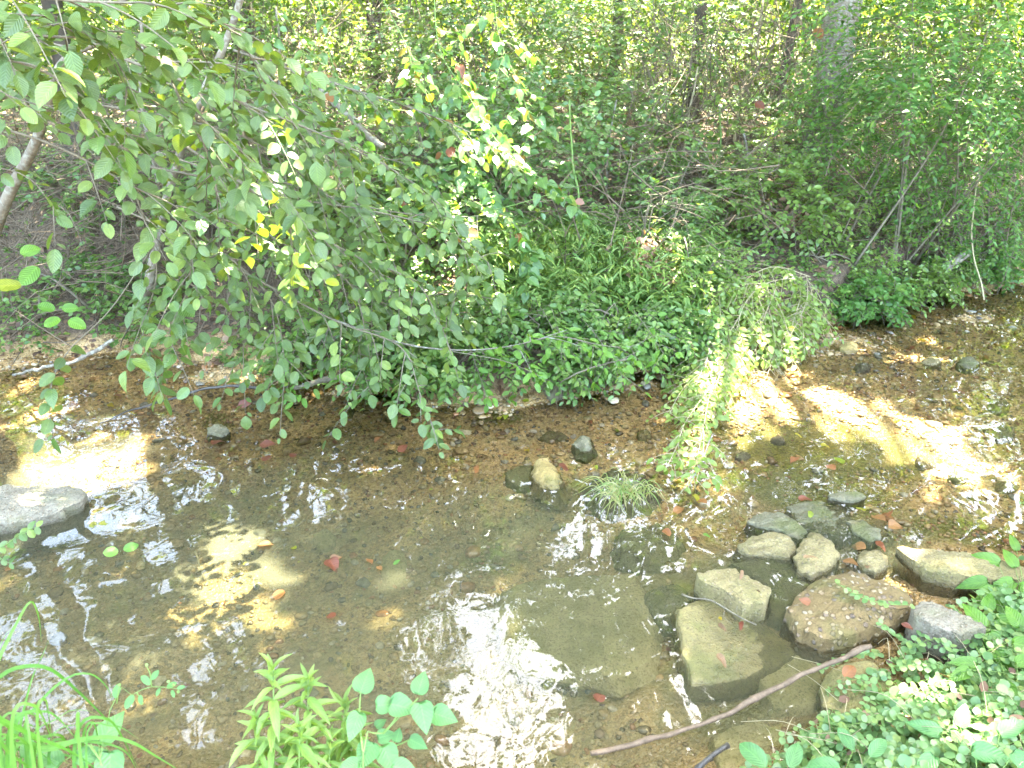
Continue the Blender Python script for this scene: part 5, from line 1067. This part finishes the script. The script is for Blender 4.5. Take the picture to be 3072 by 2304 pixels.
for a, b, c in [(440, 1995, 1.36), (358, 2055, 1.32), (505, 2045, 1.36), (426, 2110, 1.33), (535, 2075, 1.36), (520, 2055, 1.36)]:
    o = bpy.data.objects.new('bud', bm_); COL.objects.link(o); o.parent = fw; o.matrix_parent_inverse = Matrix.Translation(-fw.location); o.location = Q(a, b, c); o.scale = (.0035, .0035, .0035)
# pointed leaved herbs on the right
for k, (lb, items, b) in enumerate([
        ('pointed leaf herb at the right edge overlapping the long slab', [(2960, 1745, 180, 90), (2995, 1690, 150, 95), (3040, 1745, 200, 100), (3045, 1700, 100, 70), (3060, 1760, 330, 80), (3050, 1650, 90, 60), (3010, 1790, 250, 90), (2985, 1770, 215, 95)], (3070, 2000)),
        ('pointed leaf herb whose broad leaves cover the speckled block', [(2930, 1890, 175, 110), (2950, 1880, 110, 95), (2965, 1900, 280, 100), (2990, 1860, 320, 110), (2905, 1905, 200, 80), (2960, 1830, 60, 70)], (2960, 2060)),
        ('tall leafed herb at the right edge below the first herb', [(2930, 1990, 170, 80), (2990, 1960, 300, 95), (3040, 1930, 340, 100), (2910, 2010, 200, 80), (3020, 2050, 260, 90), (3060, 1880, 100, 80), (3050, 1990, 10, 70)], (3010, 2140)),
        ('big leaved plant at the very bottom right of the stick', [(2300, 2300, 130, 110), (2370, 2304, 60, 90), (2420, 2310, 20, 80), (2560, 2250, 110, 80), (2610, 2270, 40, 80), (2520, 2300, 170, 90)], (2450, 2420)),
        ('large leaved plant in the lower right corner', [(2820, 2200, 150, 100), (2880, 2180, 60, 90), (2920, 2250, 340, 110), (2800, 2270, 220, 100), (3000, 2200, 20, 100), (3040, 2260, 300, 90)], (2900, 2380))]):
    root = on_ground(b[0], b[1], 0.0); st, lv = [], []
    for (a, c, an, Lp) in items:
        g = on_ground(a, c, .10); Yv = max(g[1] - .02, root[1] - .02); L_ = leaf_img(a, c, an, Lp * .82, Yv); lv.append(L_)
        st.append([root, root * .4 + L_[0] * .6 + (0, -.02, .02), L_[0]])
    herb('broad_leaved_herb', lb, st, lv, leaf_meshes('broad_leaf', T_HEART if k != 3 else T_ELLI, M['heart_o' if k > 2 else 'lowbr_o'], (.08, .2, .3)), .55, 20 + k, .0016, 'broad leaved herbs on the near bank')
# small leaf sprigs at the left edge
st = [[Q(-120, 1640, 2.3), Q(0, 1640, 2.3), Q(60, 1600, 2.3), Q(110, 1580, 2.3)], [Q(-60, 1640, 2.3), Q(30, 1690, 2.3)]]; lv = []
for s in st:
    q = smooth_path(s, .03)
    for i, p in enumerate(q):
        for sg in (1, -1): lv.append((p, np.array([.3, .2 * sg, .35 * sg - .1]) + rg.normal(size=3) * .15, np.array([0, -.5, .8]) + rg.normal(size=3) * .2, rg.uniform(.022, .034)))
herb('leaf_sprig', 'small grey green leaf sprig entering at the left edge below the grey stone', st, lv, leaf_meshes('sprig_leaf', T_ELLI, M['alder_o'], (.05, .15)), .7, 30, .0012)
lv = [leaf_img(355, 1655, 190, 38, 2.4), leaf_img(370, 1650, 30, 40, 2.4)]
herb('seedling', 'pair of bright green leaves floating alone on the left pool', [[G(362, 1655, -.03), Q(362, 1652, 2.4)]], lv, leaf_meshes('seedling_leaf', T_ELLI, M['lowbr_o'], (.05,)), .75, 31, .001)

# grass clump at the lower left
t = thing('grass_clump', nb(60, 1.15), 'clump of long arching bright green grass in the lower left corner', 'grass')
def blade(par, pts, wid, mat='grass_o', fold=.25):
    q = smooth_path(pts, .012); n = len(q); tn = nrm(np.gradient(q, axis=0)); side = nrm(np.cross(tn, nrm(CAM - q) * .75 + np.array([0, -.2, .5])))
    wv = wid * np.interp(np.linspace(0, 1, n), [0, .15, .6, 1], [.55, 1, .85, .02]); nn = np.cross(side, tn)
    V = np.stack([q - side * wv[:, None] / 2 + nn * (fold * wv)[:, None] * .5, q, q + side * wv[:, None] / 2 + nn * (fold * wv)[:, None] * .5], 1).reshape(-1, 3)
    i = np.arange(n - 1)[:, None] * 3 + np.array([0, 1])[None]; i = i.ravel(); T = np.concatenate([np.c_[i, i + 1, i + 4], np.c_[i, i + 4, i + 3]])
    U = np.stack([np.repeat(np.linspace(0, 1, n), 3), np.tile([-.5, 0, .5], n), np.zeros(3 * n)], -1)
    link('blade', mesh_np('blade', V, T, None, U, True, M[mat]), par)
for pts, w_ in [([(-60, 2200, 1.2), (-20, 2020, 1.25), (50, 1870, 1.3), (92, 1806, 1.32), (116, 1850, 1.34), (124, 1925, 1.36)], .012), ([(30, 2330, 1.2), (60, 2180, 1.25), (95, 2040, 1.3), (130, 1960, 1.32), (146, 1920, 1.33)], .010),
                ([(40, 2260, 1.2), (110, 2120, 1.25), (200, 2035, 1.3), (270, 2022, 1.32), (320, 2060, 1.33), (342, 2115, 1.34)], .011), ([(-80, 2120, 1.2), (0, 2030, 1.25), (70, 2000, 1.28), (150, 2008, 1.3), (240, 2080, 1.32), (330, 2170, 1.33), (395, 2250, 1.34)], .011),
                ([(-100, 2120, 1.1), (0, 2160, 1.12), (120, 2215, 1.15), (230, 2265, 1.18), (330, 2340, 1.2)], .018), ([(80, 2330, 1.15), (180, 2240, 1.2), (300, 2212, 1.22), (390, 2225, 1.23), (470, 2270, 1.24), (560, 2325, 1.25)], .015),
                ([(30, 2304, 1.15), (140, 2240, 1.2), (260, 2225, 1.22), (370, 2250, 1.23), (420, 2330, 1.24)], .013), ([(60, 2310, 1.2), (160, 2200, 1.25), (220, 2175, 1.27), (260, 2190, 1.28)], .010), ([(-60, 2230, 1.1), (40, 2270, 1.12), (120, 2330, 1.15)], .018),
                ([(-40, 2050, 1.3), (-10, 1960, 1.32), (20, 1900, 1.33), (50, 1880, 1.34)], .009), ([(80, 2290, 1.25), (180, 2150, 1.3), (250, 2130, 1.32), (300, 2150, 1.33)], .007)]:
    b = nb(min(pts[0][0], 120), 1.1) + rg.normal(size=3) * (.03, .02, 0); blade(t, [b] + QP(*pts), w_)
for j in range(30):
    x0, y0 = rg.uniform(-120, 260), rg.uniform(2180, 2330); dx = rg.uniform(-80, 260); b = nb(x0, 1.08); yy = rg.uniform(1.12, 1.26)
    blade(t, [b] + QP((x0, y0 + 40, yy - .04), (x0 + dx * .5, y0 - rg.uniform(20, 90), yy), (x0 + dx, y0 + rg.uniform(-20, 80), yy + .04)), rg.uniform(.007, .016))
lv = [leaf_img(300, 2230, 70, 95, 1.25), leaf_img(330, 2260, 285, 110, 1.22), leaf_img(180, 2290, 160, 70, 1.2), leaf_img(230, 2275, 20, 80, 1.2), leaf_img(90, 2270, 120, 60, 1.2)]
herb('broad_leaved_herb', 'broad leaved herb mixed into the grass in the lower left corner', [[nb(280, 1.1), Q(300, 2280, 1.2), l[0]] for l in lv], lv, leaf_meshes('corner_leaf', T_HEART, M['heart_o'], (.1, .2)), .65, 33, .0018, 'broad leaved herbs on the near bank')
# grass tuft in mid creek
c0 = G(1870, 1470, .03); t = thing('grass_tuft', c0, 'small pale tuft of grass growing on the low mossy stone in mid creek', 'grass')
for j in range(110):
    a = rg.uniform(0, 6.28); r = rg.uniform(.02, .17) * (1.25 if math.cos(a) < 0 else .8); b = c0 + np.array([rg.normal() * .05, rg.normal() * .035, -.03]); d = np.array([math.cos(a), math.sin(a) * .8 - .25, 0]) * r
    blade(t, [b, b + d * .45 + (0, 0, rg.uniform(.04, .075)), b + d * .85 + (0, 0, rg.uniform(.02, .05)), b + d * 1.15 + (0, 0, -.0 + rg.uniform(-.01, .02))], rg.uniform(.0025, .0045), 'tuft_o')

# ------------------------------------------------------------------ sticks and roots
def stick(label, pts, r0, r1, mat, name='stick', twigs=()):
    t = thing(name, pts[0], label, 'stick', None); a = Acc(); q = smooth_path(pts, .02); q = q + np.c_[np.zeros(len(q)), .004 * fn(q, .15, 2), .004 * fn(q, .13, 3)]
    tube(a, q, np.linspace(r0, r1, len(q)) * (1 + .13 * fn(q, .05, 4) + .35 * np.exp(-((np.arange(len(q)) % 17) - 8.0) ** 2 / 1.5) * (r0 > .006)), 8, .5); put('shaft', a, M[mat], t)
    for p, rr in twigs:
        a = Acc(); q = smooth_path(p, .02); tube(a, q, np.linspace(rr, rr * .5, len(q)), 5, .5); put('twig', a, M[mat], t)
stick('long bare brown stick slanting from the water up into the creeping plant', [G(1772, 2262, .012), G(1900, 2232, .015), G(2020, 2198, .02), G(2160, 2155, .04), G(2300, 2080, .07), G(2440, 2010, .11), G(2560, 1955, .14), G(2612, 1938, .15)], .0072, .0085, 'stick')
stick('short dark wet stick half in the water at the bottom', [G(2060, 2340, -.03), G(2110, 2290, .01), G(2150, 2255, .02), G(2185, 2232, .02)], .011, .008, 'darkstick')
stick('thin grey twig lying along the edge of the tilted block', [G(2045, 1782, .05), G(2130, 1805, .055), G(2210, 1845, .055), G(2270, 1880, .035)], .0034, .002, 'twig', twigs=[([G(2175, 1828, .055), G(2172, 1850, .05), G(2195, 1872, .035)], .0014)])
stick('bare dark branch lying in the shallows under the left alder', [G(300, 1265, .01), G(480, 1205, .02), G(620, 1165, .05), G(700, 1158, .06), G(800, 1168, .02)], .004, .009, 'darkstick')
stick('lichened grey branch slanting down to the water at the left', [Q(340, 1020, 4.0), Q(240, 1075, 3.95), Q(140, 1100, 3.9), G(40, 1125, .02)], .010, .006, 'lichen')
stick('pale forked twig reaching down to the water in the centre', [Q(1900, 1070, 3.9), Q(1800, 1095, 3.85), Q(1710, 1130, 3.75), G(1635, 1185, .01)], .004, .004, 'twig', twigs=[([Q(1800, 1095, 3.85), Q(1860, 1080, 3.8), Q(1920, 1050, 3.8)], .003)])
stick('fallen pale branch poking out of the right bank bushes', [Q(2900, 760, 5.5), Q(2840, 800, 5.45), Q(2790, 840, 5.4), Q(2765, 870, 5.35)], .03, .028, 'palebark', 'fallen_branch')
stick('bare vine tail with its tip in the water below the trailing vine', [Q(2140, 1300, 3.42), Q(2110, 1370, 3.27), Q(2085, 1420, 3.14), G(2062, 1470, .0)], .004, .003, 'lichen')
stick('weathered log lying under the dense alder leaves by the water', [G(880, 1165, .05), G(1000, 1135, .08), G(1140, 1105, .12), G(1210, 1080, .16)], .014, .018, 'twig', 'fallen_branch')
stick('submerged pale twig in the left pool', [G(585, 1655, -.02), G(600, 1700, -.03)], .004, .003, 'stalk')
stick('broken pale branch in the thicket behind the alder leaves', [Q(960, 270, 5.2), Q(1040, 340, 5.0), Q(1120, 420, 4.9), Q(1150, 440, 4.85)], .014, .018, 'palebark', 'fallen_branch')
for k, (a, b, Y0) in enumerate([(1950, 860, 4.75), (2010, 900, 4.7), (2080, 950, 4.65)]):
    stick(['pale root looping out of the lit bank corner', 'straw root hanging from the bank under the pale loop', 'thin root reaching the water below the bank corner'][k], [Q(a, b - 60, Y0 + .1), Q(a + 25, b - 20, Y0), Q(a + 20, b + 30, Y0 - .05), Q(a - 40, b + 70, Y0 - .05)], .005, .003, 'stalk', 'root')

# ------------------------------------------------------------------ fallen leaves
ml = {k: leaf_meshes('fallen_' + k, T_ELLI, M[k + '_o'], (-.15, .1, .35), .2) for k in ('red', 'orange', 'tan', 'yellow')}
mlb = {k: leaf_meshes('fallen_broad_' + k, T_HEART, M[k + '_o'], (-.1, .15, .3), .2) for k in ('red', 'orange', 'tan', 'yellow')}
mlb['green'] = leaf_meshes('floating_green', T_ELLI, M['lowbr_o'], (0, .1), .1)
def fallen(px, py, Lpx, colr, label, z=None, seed=0, tilt=.25, wid=.6, grp=None, lift=.006):
    rng = np.random.default_rng(seed + int(px)); p = G(px, py, 0.0 if z is None else z)
    if z is None: p[2] = max(float(zt(p[0], p[1])), -.002) + .004; p = G(px, py, p[2])
    s = .76 * Lpx * np.linalg.norm(p - CAM) / FPX; a = rng.uniform(0, 6.28); d = np.array([math.cos(a), math.sin(a), rng.normal() * .1]); n = np.array([0, -.15, 1]) + rng.normal(size=3) * tilt
    d, S_, n = frames(d[None], n[None]); ms = mlb[colr] if (wid > .7 or colr == 'green') else ml[colr]; o = bpy.data.objects.new('fallen_leaf', ms[int(rng.integers(len(ms)))])
    Mx = Matrix.Identity(4); p = p - d[0] * s * .5 + (0, 0, lift)
    for r in range(3): Mx[r][0] = d[0, r] * s; Mx[r][1] = S_[0, r] * s * wid; Mx[r][2] = n[0, r] * s; Mx[r][3] = p[r]
    o.matrix_basis = Mx; COL.objects.link(o); tagd(o, label, 'leaf', grp or 'fallen leaves on the creek and stones'); return o, p
for i, f in enumerate([
        (2165, 1985, 60, 'tan', 'tan curled leaf in the middle of the large flat slab', .05, .5), (2165, 1885, 55, 'tan', 'narrow rolled tan leaf near the tilted block on the flat slab', .05, .3), (2222, 1880, 50, 'red', 'narrow rolled reddish leaf beside the thin grey twig', .045, .35),
        (2225, 1725, 42, 'tan', 'small curled leaf on top of the tilted block', .125, .4), (2272, 1778, 24, 'tan', 'tiny pinkish leaf at the front corner of the tilted block', .11, .6), (2432, 1672, 58, 'tan', 'tan leaf lying on the pointed stone', .07, .4),
        (2412, 1806, 40, 'orange', 'pale orange leaf on the left shoulder of the pebbly boulder', .09, .8), (2545, 2020, 62, 'orange', 'orange leaf among creeping leaves below the stick end', .09, .7), (2720, 1882, 42, 'red', 'red leaf wedged under the speckled block', .09, .5),
        (2640, 1562, 60, 'orange', 'orange leaf in the riffle behind the dark wet stone', None, .75), (2690, 1580, 55, 'orange', 'second orange leaf in the riffle nearer the long slab', None, .75), (2660, 1540, 60, 'orange', 'orange brown leaf furthest upstream in the riffle', None, .7), (2640, 1640, 70, 'red', 'long red brown leaf caught left of the long slab', .01, .3), (2575, 1640, 55, 'orange', 'orange leaf under water above the small rounded stone', None, .7), (2550, 1690, 60, 'orange', 'orange leaf against the left of the small rounded stone', .01, .7),
        (2580, 1532, 36, 'yellow', 'pale yellow leaf caught on the dark wet stone', .03, .8), (2430, 1545, 34, 'yellow', 'pale leaf on the wide mossy slab', .02, .7), (2415, 1500, 50, 'red', 'reddish leaf upstream of the wide mossy slab', None, .6), (2475, 1340, 34, 'yellow', 'whitish leaf floating over the green bed', .004, .7), (2395, 1307, 28, 'yellow', 'yellow leaf at the top of the green bed', .004, .6), (2515, 1385, 40, 'yellow', 'pale green yellow leaf at the right of the green bed', .004, .8), (2380, 1380, 42, 'orange', 'pinkish orange leaf on the green bed', None, .75), (2490, 1405, 36, 'orange', 'brown orange leaf below the whitish floating leaf', None, .8),
        (1428, 1410, 58, 'orange', 'bright orange red leaf floating left of the ochre stone', .006, .4), (1690, 1408, 60, 'red', 'dark red curled leaf behind the ochre stone', .03, .5), (1788, 1406, 30, 'yellow', 'yellow green leaf floating left of the grass tuft', .005, .5), (2090, 1495, 46, 'yellow', 'yellow leaf stacked on an orange one right of the tuft', .008, .6), (2105, 1510, 52, 'orange', 'orange leaf beneath the yellow one right of the tuft', None, .7), (2030, 1535, 50, 'orange', 'ochre leaf below the yellow and orange pair', None, .8), (2000, 1600, 46, 'orange', 'orange leaf stuck at the sunken boulder edge', .01, .7), (1935, 1228, 40, 'red', 'red leaf below the trailing vine at its left', .02, .6),
        (1498, 1253, 44, 'yellow', 'yellow orange leaf on the gravel under the low shrub', .02, .6), (1460, 1250, 18, 'yellow', 'tiny yellow leaf beside the yellow orange one', .02, .6), (1020, 1130, 60, 'red', 'dusty red leaf on the gravel behind the hanging tips', .03, .6), (655, 1325, 62, 'red', 'large dark red leaf in front of the mossy lump', .02, .6), (805, 1340, 70, 'red', 'upright brown red leaf right of the mossy lump', .04, .5), (880, 1368, 36, 'red', 'small crimson leaf at the edge of the wet gravel', .01, .7), (800, 1380, 46, 'red', 'flat red leaf under water below the wet gravel', None, .7), (735, 1215, 50, 'red', 'crimson leaf under the left hanging leaves', .02, .6), (720, 1118, 40, 'orange', 'orange leaf on the bank foot behind the alder', .06, .7), (1208, 1350, 50, 'red', 'dark red sunken leaf below the longest hanging tip', None, .6), (1130, 1320, 32, 'orange', 'orange fleck of leaf upstream of the dark red sunken leaf', None, .8), (750, 1265, 50, 'tan', 'tan leaf on the gravel above the large dark red one', .02, .5),
        (800, 1640, 62, 'orange', 'salmon leaf at the upper edge of the lit pool floor', None, .8), (830, 1790, 60, 'orange', 'reddish leaf on the dim pool floor right of the lit patch', None, .8), (1000, 1700, 70, 'red', 'red leaf on the pool floor in mid pool', None, .8), (1110, 1690, 36, 'orange', 'small red orange leaf right of the mid pool red leaf', None, .8), (1140, 1710, 28, 'orange', 'smaller orange leaf next to the small red orange leaf', None, .8), (1010, 1680, 44, 'orange', 'bright orange leaf upon the mid pool red leaf', None, .8), (1000, 1675, 30, 'yellow', 'yellow leaf floating over the mid pool leaves', .004, .7), (880, 1645, 30, 'yellow', 'yellow split leaf above the lit pool floor', .004, .8), (1800, 2090, 60, 'red', 'red leaf on the bottom in front of the largest sunken slab', None, .8), (990, 1850, 50, 'red', 'dull red leaf on the pool floor above the herb', None, .8), (1190, 1690, 34, 'green', 'green leaf drifting in mid pool', .003, .4), (2120, 1610, 30, 'green', 'bright green round leaf near the pale low stone', .01, .8),
        (2160, 1860, 20, 'yellow', 'pale chip of leaf on the flat slab', .05, .6), (2700, 1790, 50, 'orange', 'orange leaf on the gravel below the long slab', .02, .6), (2600, 1700, 34, 'tan', 'tan leaf at the water line of the small rounded stone', .03, .5), (2520, 2065, 40, 'tan', 'tan leaf at the front of the bank slab', .06, .6)]):
    fallen(f[0], f[1], f[2], f[3], f[4], f[5], i, .3, f[6])
# hanging coloured leaves on twigs of the alder stay on their own: yellow ones at the left edge
for px, py, an, Lp, Y, c, lb in [(65, 855, 200, 60, 2.6, 'yellow', 'yellow leaf with a brown spot hanging at the left edge'), (112, 800, 250, 66, 2.65, 'green', 'yellow green leaf hanging above the yellow one at the left edge'), (60, 760, 30, 50, 2.65, 'green', 'yellow green leaf topmost at the left edge'),
                                 (165, 930, 170, 44, 2.7, 'green', 'leaf at the upper left of the bright green trio'), (185, 925, 10, 42, 2.7, 'green', 'leaf at the upper right of the bright green trio'), (180, 955, 225, 44, 2.7, 'green', 'leaf at the lower left of the bright green trio'), (205, 960, 340, 50, 2.7, 'green', 'leaf at the lower right of the bright green trio'),
                                 (980, 280, 300, 36, 4.6, 'orange', 'orange red leaf caught on the pale broken branch'), (1355, 440, 260, 40, 4.3, 'red', 'red leaf among the centre vine leaves'), (2268, 305, 300, 34, 5.6, 'red', 'dark red leaf hanging in the bright thicket'), (1400, 690, 320, 44, 4.1, 'orange', 'orange leaf hanging at the bottom of the centre vine'), (2448, 85, 280, 40, 5.6, 'orange', 'rust leaf in front of the thick pale trunk')]:
    p, d, n, s = leaf_img(px, py, an, Lp, Y); d, S_, n = frames(d[None], n[None]); ms = mlb[c] if c == 'green' else ml[c]; o = bpy.data.objects.new('hanging_leaf', ms[0]); Mx = Matrix.Identity(4)
    for r in range(3): Mx[r][0] = d[0, r] * s; Mx[r][1] = S_[0, r] * s * .68; Mx[r][2] = n[0, r] * s; Mx[r][3] = p[r]
    o.matrix_basis = Mx; COL.objects.link(o); tagd(o, lb, 'leaf', 'coloured leaves on the twigs')
rg = np.random.default_rng(91); P = bed_points(170, rg, .05, 1.0)
LEAVES = []
for i, p in enumerate(P):
    q = proj(p[None])[0]; c = ('red', 'red', 'orange', 'tan', 'tan', 'tan', 'orange', 'yellow')[int(rg.integers(8))]
    lo_ = fallen(q[0], q[1], rg.uniform(12, 30), c, {'red': 'small red fallen leaf lying on the creek bed', 'orange': 'small orange fallen leaf lying on the creek bed', 'tan': 'small tan fallen leaf lying on the creek bed', 'yellow': 'small yellow fallen leaf lying on the creek bed'}[c], max(p[2], -.1) + .008, 300 + i, .2, rg.uniform(.5, .9), 'small fallen ' + c + ' leaves on the creek bed')
    LEAVES.append((lo_[0], c, lo_[1]))
rank_labels(LEAVES, 'small fallen leaf')
